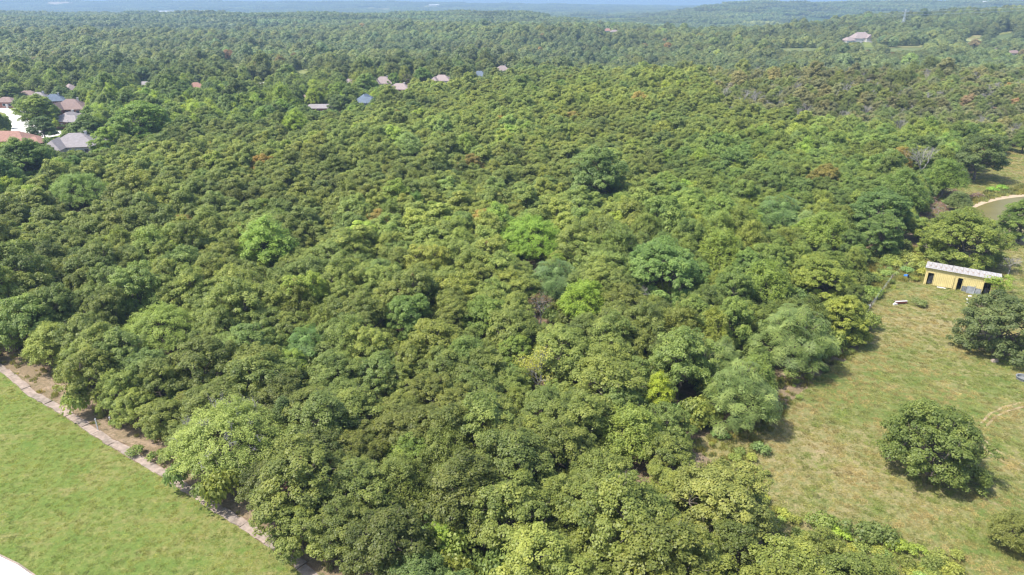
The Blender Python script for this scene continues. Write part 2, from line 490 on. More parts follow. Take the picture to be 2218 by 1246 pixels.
# suburb street, drives and verges
STREET = GP([(-60, 210), (2, 229), (30, 240), (62, 255), (84, 282), (132, 284), (133, 292), (97, 300), (131, 301), (129, 311), (92, 311), (50, 301), (22, 288), (26, 272), (12, 246), (-60, 226)])
tag(sheet('street', STREET, 0.03, M['street'], thick=0.04), kind='structure')
tag(sheet('street_lawn', GP([(-60, 204), (5, 226), (60, 248), (90, 280), (145, 280), (165, 300), (150, 330), (80, 330), (0, 320), (-80, 300), (-80, 228)]), 0.01, M['lawn'], 0.3, 4, 3), kind='structure')
cbs = GP([(-60, 207), (2, 225.5), (32, 236), (66, 252)])
tag(sheet('sidewalk', cbs + offset(cbs, 1.5)[::-1], 0.04, M['street'], thick=0.05), kind='structure')

# ---------------------------------------------------------------- foliage and branches
def unit(v): return v / np.maximum(np.linalg.norm(v, axis=-1, keepdims=True), 1e-9)

def sph(r, n): return unit(r.normal(size=(n, 3)))

def leaf_quads(r, P, N, size, aspect=0.62, jit=0.35):
    """a pointed leaf spray (rhombus) at every point P facing N"""
    n = len(P)
    N = unit(N + r.normal(size=(n, 3)) * jit)
    A = unit(np.cross(N, r.normal(size=(n, 3)))); B = np.cross(N, A)
    s = size * r.uniform(0.65, 1.3, (n, 1)); w = s * aspect
    bend = N * s * r.uniform(-0.25, 0.25, (n, 1))
    return np.stack([P - A * s, P - B * w + bend, P + A * s, P + B * w + bend], 1)

def tube_quads(pts, rad, k=5):
    pts = np.asarray(pts, float); n = len(pts)
    d = unit(np.gradient(pts, axis=0)); ref = np.array([0.31, 0.17, 0.93])
    a = unit(np.cross(d, ref)); b = np.cross(d, a)
    th = np.arange(k) * 2 * np.pi / k
    R = pts[:, None] + (a[:, None] * np.cos(th)[None, :, None] + b[:, None] * np.sin(th)[None, :, None]) * np.asarray(rad, float)[:, None, None]
    q = []
    for j in range(k):
        j2 = (j + 1) % k
        q.append(np.stack([R[:-1, j], R[:-1, j2], R[1:, j2], R[1:, j]], 1))
    return np.concatenate(q)

def limb(r, a, b, ra, rb, n=5, wob=0.12, k=5):
    a = np.asarray(a, float); b = np.asarray(b, float)
    t = np.linspace(0, 1, n)[:, None]; L = np.linalg.norm(b - a)
    p = a + (b - a) * t + r.normal(size=(n, 3)) * wob * L * 0.25 * np.sin(t * np.pi)
    p[:, 2] += L * 0.08 * np.sin(t[:, 0] * np.pi)
    return tube_quads(p, ra + (rb - ra) * t[:, 0], k)

def oak(seed, R=4.6, HT=9.6, nlobe=12, lr=(1.25, 2.1), ncl=12, cr=(0.32, 0.70), nl=130, ls=0.115, up=0.8, flat=1.0, base=0.27, droop=0.0):
    """crown and trunk quads of a broad rounded tree"""
    r = np.random.default_rng(seed)
    lob = []
    ga = r.uniform(0, 6.28)
    for i in range(nlobe):
        q = math.sqrt((i + 0.3) / nlobe); a = ga + i * 2.39996 + r.normal() * 0.25
        rad = R * 0.76 * q * r.uniform(0.82, 1.15)
        zz = HT * (0.81 - 0.40 * q ** 2.4) * r.uniform(0.88, 1.07)
        lob.append((rad * math.cos(a), rad * math.sin(a), zz, r.uniform(*lr) * (1.0 if q < .8 else .85)))
    ns = int(nlobe * .75)
    for i in range(ns):        # lower skirt
        a = ga + i * 2 * math.pi / ns + r.normal() * .3; rad = R * r.uniform(0.48, 0.80)
        lob.append((rad * math.cos(a), rad * math.sin(a), HT * r.uniform(base - .02, base + .20), r.uniform(*lr) * .8))
    Q = []; LV = []; T = []
    top = np.array([r.normal() * .3, r.normal() * .3, HT * 0.5])
    T.append(limb(r, (0, 0, -0.3), top, 0.23, 0.15, 7, 0.15, 7))
    for (x, y, z, rr) in lob:
        c = np.array([x, y, z])
        st = np.array([0, 0, HT * r.uniform(0.22, 0.5)]) + (top * [1, 1, 0]) * .5
        T.append(limb(r, st, c - [0, 0, rr * .2], 0.10, 0.035, 6, 0.3, 5))
        k = int(ncl * (rr / 1.6) ** 1.5) + 2
        d = sph(r, k); d[:, 2] = np.where(d[:, 2] < -0.35, -d[:, 2], d[:, 2])
        cc = c + d * rr * np.array([1, 1, flat]) * r.uniform(0.72, 1.0, (k, 1))
        cc[:, 2] -= droop * rr * r.uniform(0, 1, k)
        lobv = r.uniform(0.35, 0.65)
        for j in range(k):
            s = r.uniform(*cr)
            if j % 6 == 1: T.append(limb(r, cc[j], cc[j] + d[j] * s * 1.5 + r.normal(size=3) * .15, 0.022, 0.008, 4, 0.4, 3))
            if j % 2 == 0: T.append(limb(r, c - [0, 0, rr * .2], cc[j], 0.03, 0.012, 3, 0.3, 3))
            m = int(nl * (s / 0.65) ** 2); brown = seed < 110 and seed % 2 == 0 and r.random() < .008
            dd = sph(r, m); dd[:, 2] = np.where((dd[:, 2] < -0.2) & (r.random(m) < .6), -dd[:, 2], dd[:, 2])
            p = cc[j] + dd * s * np.array([1.05, 1.05, 0.8]) * r.uniform(0.45, 1.08, (m, 1)) ** 0.6
            nn = dd * 0.9 + np.array([0, 0, up]) + unit(p - np.array([0, 0, HT * .45])) * 0.5
            Q.append(leaf_quads(r, p, nn, ls, 0.66, 0.5))
            LV.append(np.clip(lobv + r.normal() * 0.13 + r.normal(size=m) * 0.13, 0, 1) * (0 if brown else 1) + (2.0 if brown else 0))
    # loose leaves inside and stray sprays outside
    m = 500
    d = sph(r, m); p = d * np.array([R * .95, R * .95, HT * .30]) * r.uniform(.3, 1, (m, 1)) + [0, 0, HT * .62]
    Q.append(leaf_quads(r, p, d + [0, 0, .5], ls)); LV.append(r.uniform(.2, .8, m))
    Q = np.concatenate(Q); 
    return Q, np.concatenate(LV), np.concatenate(T)

def spray(seed, R=4.2, HT=10, nb=150, ls=0.12, nl=95, arch=1.0):
    """loose arching sprays, each a plume of small leaves: elm, hackberry, locust"""
    r = np.random.default_rng(seed); Q = []; LV = []; T = []
    T.append(limb(r, (0, 0, -0.3), (0.2, 0, HT * .45), 0.2, 0.13, 6, 0.15, 6))
    for i in range(nb):
        a = r.uniform(0, 6.28); q = math.sqrt(r.random())
        tip = np.array([math.cos(a) * R * q, math.sin(a) * R * q, HT * (0.93 - 0.5 * q ** 2.3) * r.uniform(.78, 1.05)])
        if i % 4 == 0: tip[2] = HT * r.uniform(.3, .5); tip[:2] = np.array([math.cos(a), math.sin(a)]) * R * r.uniform(.6, .9)
        root = np.array([tip[0] * .25, tip[1] * .25, tip[2] * .62])
        if i % 3 == 0: T.append(limb(r, (0, 0, HT * r.uniform(.2, .5)), tip, 0.06, 0.012, 6, 0.2, 3))
        L = r.uniform(1.1, 2.0)
        out = unit(np.array([math.cos(a), math.sin(a), .9 - q * .9]) + r.normal(size=3) * .35)
        t = r.uniform(0, 1, nl)[:, None]
        p = tip - out * L * (1 - t) - np.array([0, 0, 1]) * (t ** 2) * .45 * arch * L * q + r.normal(size=(nl, 3)) * (0.30 - .14 * t)
        nn = np.array([0, 0, 1.0]) + out * .5 + r.normal(size=(nl, 3)) * .2
        Q.append(leaf_quads(r, p, nn, ls, 0.5)); LV.append(np.clip(r.uniform(.35, .7) + r.normal(size=nl) * .12, 0, 1))
    return np.concatenate(Q), np.concatenate(LV), np.concatenate(T)

def heaven(seed, R=4.0, HT=8.5, nr=165, L=0.78):
    """whorls of long feathered leaves at branch tips"""
    r = np.random.default_rng(seed); Q = []; LV = []; T = []
    T.append(limb(r, (0, 0, -0.3), (0.1, 0.2, HT * .5), 0.17, 0.1, 6, 0.1, 6))
    for i in range(nr):
        a = i * 2.39996 + r.normal() * .2; q = math.sqrt((i + .5) / nr) * r.uniform(.85, 1.08)
        tip = np.array([math.cos(a) * R * q, math.sin(a) * R * q, HT * (0.93 - 0.58 * q ** 2 + .10 * math.sin(a * 3 + seed) * q) * r.uniform(.72, 1.08)])
        if i % 5 == 0: tip[2] *= .72
        T.append(limb(r, (tip[0] * .2, tip[1] * .2, tip[2] * r.uniform(.35, .55)), tip, 0.045, 0.02, 5, 0.15, 3))
        tilt = unit(np.array([math.cos(a) * q * .8, math.sin(a) * q * .8, 1.0]) + r.normal(size=3) * .38)
        e1 = unit(np.cross(tilt, [0.2, .9, .1])); e2 = np.cross(tilt, e1)
        v0 = r.uniform(.1, .9); nlf = r.integers(8, 12)
        for k in range(nlf):
            th = 2 * math.pi * k / nlf + r.normal() * .15; l = L * r.uniform(.8, 1.2)
            d = e1 * math.cos(th) + e2 * math.sin(th); el = r.uniform(.05, .6)
            side = np.cross(d, tilt)
            t = np.linspace(.18, 1, 6)
            for sgn in (-1, 1):
                c = tip + d * l * t[:, None] + tilt * (l * el * t - l * .75 * t ** 2)[:, None]
                w = l * .36 * np.sin(t * 2.6 + .3)[:, None]
                o = side * sgn
                A = c; Bq = c + o * w * .55 + d * .05 * l; C = c + o * w + d * .13 * l - tilt * .03; D = c + o * w * .5 - d * .03
                Q.append(np.stack([A, Bq, C, D], 1)); LV.append(np.clip(v0 + r.normal(size=6) * .1 + (.12 if el > .4 else 0), 0, 1))
        if i % 2 == 0:
            m = 110; dd = sph(r, m); cc = tip * [.9, .9, .86] + r.normal(size=3) * .2
            Q.append(leaf_quads(r, cc + dd * r.uniform(.3, .6) * [1.1, 1.1, .8], dd + [0, 0, .7], .12)); LV.append(np.clip(r.uniform(.2, .7) + r.normal(size=m) * .12, 0, 1))
    return np.concatenate(Q), np.concatenate(LV), np.concatenate(T)

def cedar(seed, R=2.6, HT=7.5, nb=130, ls=0.13, nl=70):
    r = np.random.default_rng(seed); Q = []; LV = []; T = []
    T.append(limb(r, (0, 0, -0.2), (0, 0, HT * .9), 0.16, 0.03, 6, 0.05, 6))
    for i in range(nb):
        h = (i + .5) / nb; a = i * 2.39996
        rr = R * (1 - h) ** .65 * r.uniform(.7, 1.1) * min(1, .55 + h * 4)
        c = np.array([math.cos(a) * rr, math.sin(a) * rr, HT * (0.06 + .92 * h)])
        d = sph(r, nl) * np.array([.5, .5, .75]) * (0.75 + .5 * (1 - h)); m = nl
        p = c + d * r.uniform(.3, 1, (m, 1)) + np.outer(np.abs(d[:, 2]), [0, 0, .3])
        Q.append(leaf_quads(r, p, d + [0, 0, .5], ls, .4)); LV.append(np.clip(r.uniform(.3, .7) + r.normal(size=m) * .12, 0, 1))
    return np.concatenate(Q), np.concatenate(LV), np.concatenate(T)

def bare(seed, HT=9.0, R=3.6, depth=5, start=0.16, leaves=0, pieces=3):
    """a leafless branching skeleton"""
    r = np.random.default_rng(seed); T = []; tips = []
    def grow(p, d, L, rad, k):
        q = p + unit(d) * L
        T.append(limb(r, p, q, rad, rad * .62, 4, .25, 4 if k < 2 else 3))
        if k >= depth: tips.append(q); return
        for _ in range(pieces if k else pieces + 1):
            nd = unit(d + r.normal(size=3) * .55 + np.array([0, 0, .12]))
            grow(q, nd, L * r.uniform(.62, .85), rad * .6, k + 1)
    grow(np.array([0, 0, -.2]), np.array([0, 0, 1.0]), HT * .27, start, 0)
    T = np.concatenate(T)
    Q = LV = None
    if leaves:
        tp = np.array(tips); i = r.integers(0, len(tp), leaves)
        p = tp[i] + r.normal(size=(leaves, 3)) * .3
        Q = leaf_quads(r, p, r.normal(size=(leaves, 3)), .13); LV = r.uniform(.2, .9, leaves)
    return Q, LV, T

def shrub(seed, R=1.2, HT=1.3, n=900, ls=.10):
    r = np.random.default_rng(seed); Q = []; LV = []
    for i in range(14):
        a = r.uniform(0, 6.28); q = math.sqrt(r.random()) * .8
        c = np.array([math.cos(a) * R * q, math.sin(a) * R * q, HT * (.62 - .3 * q * q)]); s = r.uniform(.3, .5) * R
        m = n // 14; d = sph(r, m); d[:, 2] = np.abs(d[:, 2]) * 1.0 - .25
        p = c + d * s * r.uniform(.5, 1.05, (m, 1)); p[:, 2] = np.maximum(p[:, 2], .03)
        Q.append(leaf_quads(r, p, d + [0, 0, .5], ls)); LV.append(np.clip(r.uniform(.3, .7) + r.normal(size=m) * .14, 0, 1))
    return np.concatenate(Q), np.concatenate(LV)

def tuft(seed, n=60, R=.5, HT=.7):
    r = np.random.default_rng(seed); Q = []
    a = r.uniform(0, 6.28, n); q = R * np.sqrt(r.random(n)); b = np.stack([np.cos(a) * q, np.sin(a) * q, np.zeros(n)], 1)
    lean = r.normal(size=(n, 3)) * .25 + [0, 0, 1]; h = HT * r.uniform(.5, 1.1, (n, 1)); s = unit(np.cross(lean, r.normal(size=(n, 3)))) * .035
    tip = b + unit(lean) * h
    return np.stack([b - s, b + s, tip + s * .3, tip - s * .3], 1), r.uniform(.2, .9, n)

PROTO = {}    # kind -> list of dict(crown mesh, trunk mesh, R, HT)
def add_proto(kind, q, R, HT, trunkmat='bark'):
    Q, LV, T = q
    cm = None
    if Q is not None:
        cm = quads_mesh('crown', Q, lv=LV); cm.materials.append(M['leaf'])
    tm = quads_mesh('trunk', T); tm.materials.append(M[trunkmat])
    PROTO.setdefault(kind, []).append(dict(crown=cm, trunk=tm, R=R, HT=HT))

for k in range(7):
    rr = np.random.default_rng(50 + k)
    add_proto('oak', oak(100 + k, R=4.4 + .3 * (k % 3), HT=8.8 + .45 * (k % 4), nlobe=[12, 10, 14, 11, 13, 9, 15][k], ncl=[13, 16, 12, 14, 13, 17, 11][k]), 4.4 + .3 * (k % 3), 8.8 + .45 * (k % 4))
for k in range(3):
    add_proto('broad', oak(200 + k, R=5.2, HT=11.5, nlobe=17, lr=(1.3, 2.3), ncl=13, cr=(.36, .75), nl=125, ls=.125, flat=.9, base=.16), 5.2, 11.5)
add_proto('grand', oak(270, R=8.2, HT=13.0, nlobe=46, lr=(1.3, 2.3), ncl=13, cr=(.34, .72), nl=100, ls=.125, flat=.95, base=.10), 8.2, 13.0)
add_proto('plume', spray(280, R=7.2, HT=11.0, nb=620, ls=.115, nl=85), 7.2, 11.0)
for k in range(2):
    add_proto('open', oak(250 + k, R=5.6, HT=8.4, nlobe=26, lr=(1.1, 1.9), ncl=13, cr=(.34, .66), nl=125, ls=.115, flat=.9, base=.12), 5.6, 8.4)
for k in range(4):
    add_proto('elm', spray(300 + k, R=4.3, HT=9.6 + .4 * k, nb=250), 4.3, 9.6 + .4 * k)
for k in range(3):
    add_proto('heaven', heaven(400 + k, R=4.0, HT=8.4), 4.0, 8.4)
for k in range(2):
    add_proto('cedar', cedar(500 + k), 2.6, 7.5)
add_proto('dead', bare(600, 9.0, leaves=900), 4.0, 8.8, 'pale_bark')
add_proto('snag', bare(601, 9.0, depth=5, start=.2), 3.6, 9.0, 'pale_bark')
add_proto('snag', bare(602, 10.0, depth=5, start=.2), 3.8, 9.6, 'pale_bark')
add_proto('sparse', bare(603, 9.0, leaves=1500, depth=5), 4.0, 8.8, 'pale_bark')

TREENAME = dict(grand='shade_tree', plume='elm_tree', open='oak_tree', oak='oak_tree', broad='shade_tree', elm='elm_tree', heaven='feathery_tree', cedar='cedar_tree', dead='dead_tree', snag='bare_tree', sparse='thin_tree')
CATN = dict(grand='shade tree', plume='elm tree', open='oak tree', oak='oak tree', broad='shade tree', elm='elm tree', heaven='feathery tree', cedar='cedar', dead='dead tree', snag='bare tree', sparse='sparse tree')
TREES = []    # (x, y, radius, scale, kind)

def tree(kind, pos, s, tint, label, group=None, rz=None, var=None, sz=1.0, cat=None):
    P = PROTO[kind]; p = P[(var if var is not None else random.randrange(len(P))) % len(P)]
    o = empty(TREENAME[kind], pos, random.uniform(0, 6.28) if rz is None else rz, (s, s, s * sz))
    tag(o, label, cat or CATN[kind], group)
    t = link('trunk', p['trunk'], None, o)
    if p['crown'] is not None:
        c = link('crown', p['crown'], None, o); c.color = (*tint, 1)
    TREES.append((pos[0], pos[1], p['R'] * s, s, kind, o))
    return o

OLIVE = (0.092, 0.123, 0.030); DOLIVE = (0.072, 0.104, 0.026); GREEN = (0.072, 0.118, 0.026); DGREEN = (0.045, 0.080, 0.024)
LIME = (0.125, 0.210, 0.035); PALE = (0.125, 0.175, 0.055); YELL = (0.130, 0.162, 0.026); BLUEG = (0.108, 0.158, 0.056); GREY = (0.125, 0.130, 0.070); RUST = (0.105, 0.062, 0.046)
BRT = (0.115, 0.165, 0.028)

# trees that stand out in the photograph: crown centre u, v and crown width in picture units of the 2218 wide frame
SPECIAL = [
 ('open', 2032, 945, 236, DOLIVE, 'lone round oak standing in the open dry pasture', 1.0, 'lone pasture oak'),
 ('open', 2172, 690, 190, (0.060, 0.085, 0.036), 'dark spreading oak at the pasture edge beside the yellow shed', 1.0, 'dark spreading oak'),
 ('elm', 2204, 1140, 118, (0.100, 0.118, 0.034), 'dull olive feathery tree at the lower right corner of the pasture', .8, 'corner tree'),
 ('grand', 2096, 500, 204, (0.105, 0.142, 0.028), 'wide leafy tree growing right behind the yellow shed', 0.80, 'wide tree behind the shed'),
 ('oak', 2124, 335, 118, (0.050, 0.078, 0.028), 'dark flat topped tree on the far meadow beyond the pond', 0.8, 'dark meadow tree'),
 ('elm', 2052, 372, 100, (0.085, 0.14, 0.028), 'bright bushy tree left of the dark meadow tree', 0.85, 'bushy meadow edge tree'),
 ('broad', 2222, 470, 110, GREEN, 'leafy tree overhanging the right end of the pond', 0.8, 'pondside tree'),
 ('elm', 2222, 300, 60, GREEN, 'small tree at the right edge beyond the meadow', 0.8, 'right edge meadow tree'),
 ('plume', 490, 930, 262, (0.150, 0.200, 0.055), 'big pale green tree with bare white twigs beside the broken path', 0.85, 'big pale tree by the path'),
 ('elm', 576, 522, 150, (0.125, 0.205, 0.04), 'pale lime tree in the middle of the left wood', 0.75, 'pale lime tree'),
 ('plume', 1148, 505, 176, (0.125, 0.215, 0.03), 'brightest lime green tree near the centre of the wood', 0.8, 'bright lime tree'),
 ('plume', 345, 700, 190, (0.14, 0.20, 0.05), 'light green feathery tree in the left wood', 0.8, 'light feathery tree'),
 ('elm', 110, 745, 120, (0.14, 0.18, 0.045), 'light yellowish tree at the left end of the path', 0.8, 'light tree at the path end'),
 ('heaven', 665, 745, 120, (0.085, 0.16, 0.055), 'fresh green tree among the olive oaks left of centre', 0.85, 'fresh green tree'),
 ('grand', 1440, 570, 215, (0.095, 0.165, 0.048), 'large blue green round tree right of centre', 0.85, 'large blue green tree'),
 ('broad', 1296, 370, 140, (0.078, 0.128, 0.042), 'tall dark green tree rising above the middle wood', 0.95, 'tall dark green tree'),
 ('elm', 1268, 640, 125, (0.13, 0.205, 0.025), 'yellow green tree just behind the dead reddish tree', 0.85, 'yellow green centre tree'),
 ('dead', 1172, 662, 96, RUST, 'dead tree with bare grey branches and rusty leaves', 0.8, 'dead rusty tree'),
 ('sparse', 1168, 800, 120, (0.24, 0.26, 0.055), 'sparse tree with few yellow leaves and open twigs', 0.9, 'sparse yellow tree'),
 ('heaven', 1718, 715, 185, BLUEG, 'feathery blue green tree at the pasture edge, upper one', 0.85, 'upper feathery tree'),
 ('heaven', 1610, 838, 170, BLUEG, 'feathery blue green tree at the pasture edge, lower one', 0.95, 'lower feathery tree'),
 ('heaven', 1560, 770, 110, BLUEG, 'smaller feathery tree left of the two large feathery ones', 0.9, 'small feathery tree'),
 ('heaven', 1200, 600, 120, (0.085, 0.145, 0.06), 'grey green feathery tree just left of the yellow green tree', 0.9, 'grey green feathery tree'),
 ('broad', 1832, 680, 120, YELL, 'yellow green tree leaning over the top of the pasture', 0.9, 'yellow pasture edge tree'),
 ('grand', 1775, 590, 170, (0.128, 0.168, 0.03), 'wide yellow green tree behind the pasture edge', 0.75, 'wide yellow green tree'),
 ('elm', 1660, 600, 130, (0.11, 0.165, 0.03), 'medium green tree left of the wide yellow green tree', 0.85, 'medium green tree'),
 ('elm', 1565, 535, 130, (0.115, 0.165, 0.03), 'soft green dome shaped tree on the right of the wood', 0.85, 'soft dome tree'),
 ('heaven', 1690, 455, 115, (0.085, 0.15, 0.055), 'blue green feathery tree farther up the right wood', 0.8, 'far feathery tree'),
 ('elm', 1790, 490, 120, (0.12, 0.175, 0.035), 'light green tree above the wide yellow green tree', 0.8, 'light upper right tree'),
 ('broad', 1905, 450, 130, (0.060, 0.112, 0.035), 'dark leafy tree at the right end of the wood', 0.9, 'dark right end tree'),
 ('broad', 1910, 500, 105, (0.07, 0.12, 0.034), 'dark leafy tree overhanging the weedy corner', 0.9, 'dark weedy corner tree'),
 ('elm', 1425, 845, 85, (0.19, 0.25, 0.02), 'small yellow lime tree left of the lower feathery tree', 1.05, 'small yellow lime tree'),
 ('elm', 1375, 925, 165, (0.12, 0.165, 0.035), 'loose wispy green tree in the lower centre', 0.85, 'wispy lower tree'),
 ('elm', 885, 312, 84, (0.15, 0.22, 0.085), 'very pale small tree in the upper middle of the wood', 0.7, 'very pale small tree'),
 ('elm', 1010, 312, 66, (0.13, 0.19, 0.04), 'small bright tree in the upper middle of the wood', 0.8, 'small bright upper tree'),
 ('broad', 1120, 760, 90, (0.105, 0.16, 0.03), 'fresh green round tree left of the sparse yellow tree', 1.0, 'fresh round tree'),
 ('oak', 1050, 690, 110, (0.085, 0.135, 0.027), 'rounded mid green oak left of the dead rusty tree', 1.1, 'mid green centre oak'),
 ('broad', 880, 680, 120, (0.07, 0.125, 0.03), 'tall green tree standing left of the centre', 1.05, 'tall green left tree'),
 ('broad', 955, 1170, 110, (0.125, 0.20, 0.025), 'bright green tree near the bottom centre of the frame', 0.9, 'bright bottom tree'),
 ('broad', 1170, 1220, 230, (0.135, 0.17, 0.04), 'broad pale olive tree cut off by the bottom edge', 0.9, 'bottom edge tree'),
 ('broad', 1560, 1080, 240, (0.125, 0.145, 0.04), 'broad olive tree at the lower end of the pasture', 0.85, 'lower pasture end tree'),
 ('elm', 2078, 430, 58, (0.085, 0.12, 0.05), 'small grey green tree between brush pile and pond', 0.8, 'small tree by the pond'),
 ('plume', 170, 405, 150, (0.10, 0.165, 0.04), 'soft green tree patch at the far left of the wood', 0.8, 'soft left tree'),
 ('broad', 300, 255, 120, (0.085, 0.15, 0.028), 'bright round tree right of the grey roofed house', 0.85, 'bright suburb tree'),
 ('broad', 90, 272, 64, (0.045, 0.082, 0.034), 'dark round tree on the corner of the white street', 0.75, 'dark street corner tree'),
 ('broad', 78, 232, 92, (0.10, 0.15, 0.03), 'broad green tree over the far side of the street', 0.75, 'broad street tree'),
 ('cedar', -2, 262, 34, (0.035, 0.065, 0.028), 'dark conical tree at the left edge by the street', 1.1, 'dark left edge tree'),
 ('broad', 188, 272, 74, (0.060, 0.105, 0.030), 'dark green tree in front of the brick house', 0.8, 'dark tree by the brick house'),
 ('broad', 22, 195, 50, (0.095, 0.145, 0.035), 'yellowish round tree before the far left houses', 0.8, 'yellowish left tree'),
 ('broad', 50, 335, 118, (0.072, 0.125, 0.032), 'bushy green tree below the orange roofed house', 0.8, 'tree below the orange roof'),
 ('broad', 130, 201, 44, (0.065, 0.11, 0.04), 'round tree behind the dark blue roof', 0.8, 'tree behind the blue roof'),
 ('broad', 230, 300, 70, (0.115, 0.185, 0.03), 'bright green tree at the right of the grey roof', 0.9, 'bright tree beside the grey roof'),
 ('elm', 640, 262, 70, (0.14, 0.21, 0.025), 'bright yellow green tree left of the far cluster', 0.8, 'yellow green far tree'),
 ('broad', 735, 222, 54, (0.055, 0.09, 0.034), 'dark round tree left of the blue roofed house', 0.9, 'dark tree by the blue roof'),
 ('broad', 916, 162, 44, (0.075, 0.14, 0.035), 'round tree left of the white walled house', 0.9, 'tree left of the white house'),
 ('broad', 855, 170, 34, (0.085, 0.15, 0.03), 'bright tree amid the far cluster of brown roofs', 0.9, 'tree amid brown roofs'),
 ('broad', 790, 178, 50, (0.09, 0.15, 0.035), 'pale green tree at the left of the brown roofs', 0.9, 'tree left of brown roofs'),
 ('oak', 492, 118, 30, (0.190, 0.115, 0.075), 'reddish brown tree far back in the left suburb woods', .8, 'far reddish tree'),
 ('oak', 2112, 94, 26, (0.190, 0.150, 0.100), 'tan brown tree beside the dry clearing on the right hill', .8, 'tan hill tree'),
 ('broad', 28, 21, 11, (0.040, 0.070, 0.03), 'tall dark tree standing above the far left horizon', 1.0, 'far left horizon tree'),
 ('broad', 716, 26, 13, (0.040, 0.070, 0.03), 'tall dark tree above the far woods left of centre', 1.0, 'far central horizon tree'),
 ('snag', 2000, 345, 76, GREY, 'pale leaning snag beside the far meadow', 1.0, 'pale leaning snag'),
 ('snag', 1950, 270, 40, GREY, 'white bare tree in the upper right wood', 1.0, 'white bare tree'),
 ('snag', 2192, 568, 58, GREY, 'small leafless tree on the grass right of the shed', 0.7, 'small leafless tree'),
 ('snag', 1385, 640, 60, GREY, 'pale bare branches above the canopy right of centre', 1.0, 'bare branch tree'),
 ('snag', 1880, 240, 36, GREY, 'bare grey tree in the grey patch of the upper right wood', 1.0, 'bare grey tree'),
 ('elm', 1805, 520, 60, (0.13, 0.14, 0.10), 'greyish thin crowned tree by the weedy corner', 0.9, 'greyish thin tree'),
 ('elm', 1960, 405, 115, (0.085, 0.14, 0.035), 'green tree left of the brush pile', 0.85, 'tree left of the brush pile'),
]
LMK = []      # landmark points with names for the labels of the others
for (kind, u, v, w, tint, lab, sz, nm) in SPECIAL:
    p = PROTO[kind][0]; s = 1.0
    for _ in range(4):
        g = at_px(u, v, p['HT'] * 0.60 * s * sz); s = w / pxm((g[0], g[1], g[2] + p['HT'] * .6 * s * sz)) / (2 * p['R'] * 1.02)
    tint = tuple(a * .74 + b * .20 for a, b in zip(tint, OLIVE))
    o = tree(kind, g, s, tint, lab, None, var=abs(hash_ := int(u + v)) , sz=sz)
    LMK.append((g[0], g[1], nm))
    if nm == 'big pale tree by the path':
        r_ = np.random.default_rng(77)
        for q in range(26):
            bq = []
            a = r_.uniform(0, 6.28); rr_ = 6.4 * math.sqrt(r_.random()); z0 = 11.0 * (.93 - .45 * (rr_ / 7.2) ** 2.2) - .5
            c0 = np.array([math.cos(a) * rr_, math.sin(a) * rr_, z0])
            for _ in range(4):
                e = c0 + r_.normal(size=3) * .38 + [0, 0, .25]
                bq.append(limb(r_, c0 - [0, 0, .4], e, .028, .012, 5, .5, 4))
                bq.append(limb(r_, (c0 + e) / 2, e + r_.normal(size=3) * .3, .018, .010, 4, .5, 3))
            me = quads_mesh('bare_branch', np.concatenate(bq)); link('bare_branch', me, M['pale_bark'], o)
LMK += [(*at_px(2080, 625)[:2], 'yellow shed'), (*at_px(165, 315)[:2], 'grey roofed house'), (*at_px(1235, 1010)[:2], 'small clearing'),
        (*at_px(215, 930)[:2], 'white posts'), (*at_px(780, 190)[:2], 'far brown roofs'), (*at_px(2015, 450)[:2], 'brush pile')]

# ---------------------------------------------------------------- houses
def roofmat(name, col): return mat_plain(name, col, 0.9, 0.2, 0, 0.16, 1.2)
M['roof_grey'] = roofmat('grey_shingle', (0.21, 0.19, 0.19)); M['roof_brown'] = roofmat('brown_shingle', (0.18, 0.13, 0.115))
M['roof_tan'] = roofmat('tan_shingle', (0.23, 0.185, 0.175)); M['roof_blue'] = roofmat('slate_blue_shingle', (0.095, 0.12, 0.155))
M['roof_orange'] = roofmat('orange_shingle', (0.235, 0.135, 0.105)); M['brick'] = mat_plain('house_brick', (0.27, 0.13, 0.10), 0.9, 0.2, 0, 0.2, 6)
M['wall_light'] = mat_plain('light_siding', (0.46, 0.44, 0.42), 0.85, 0.2, 0, 0.06, 2)
M['white'] = mat_plain('white_trim', (0.62, 0.61, 0.60), 0.6, 0.3, 0, 0.05, 4)
M['glass'] = mat_plain('window_glass', (0.04, 0.05, 0.06), 0.08, 0.6, 0, 0.1, 1)

def hip(m, x0, x1, y0, y1, z, h, ov=0.5, ridge='x', gable=False):
    """a hip roof as a solid, returns nothing"""
    x0 -= ov; x1 += ov; y0 -= ov; y1 += ov; zb = z - 0.12
    w = (y1 - y0) / 2 if ridge == 'x' else (x1 - x0) / 2
    ins = 0.02 if gable else min(w, ((x1 - x0) if ridge == 'x' else (y1 - y0)) / 2 - .05)
    if ridge == 'x': a, b = (x0 + ins, (y0 + y1) / 2, z + h), (x1 - ins, (y0 + y1) / 2, z + h)
    else: a, b = ((x0 + x1) / 2, y0 + ins, z + h), ((x0 + x1) / 2, y1 - ins, z + h)
    c = [(x0, y0, z), (x1, y0, z), (x1, y1, z), (x0, y1, z)]; d = [(x, y, zb) for x, y, _ in c]
    vs = d + c + [a, b]
    fs = [(0, 3, 2, 1), (0, 1, 5, 4), (1, 2, 6, 5), (2, 3, 7, 6), (3, 0, 4, 7)]
    if ridge == 'x': fs += [(4, 5, 9, 8), (6, 7, 8, 9), (5, 6, 9), (7, 4, 8)]
    else: fs += [(4, 5, 8), (6, 7, 9), (5, 6, 9, 8), (7, 4, 8, 9)]
    m.add(vs, fs)

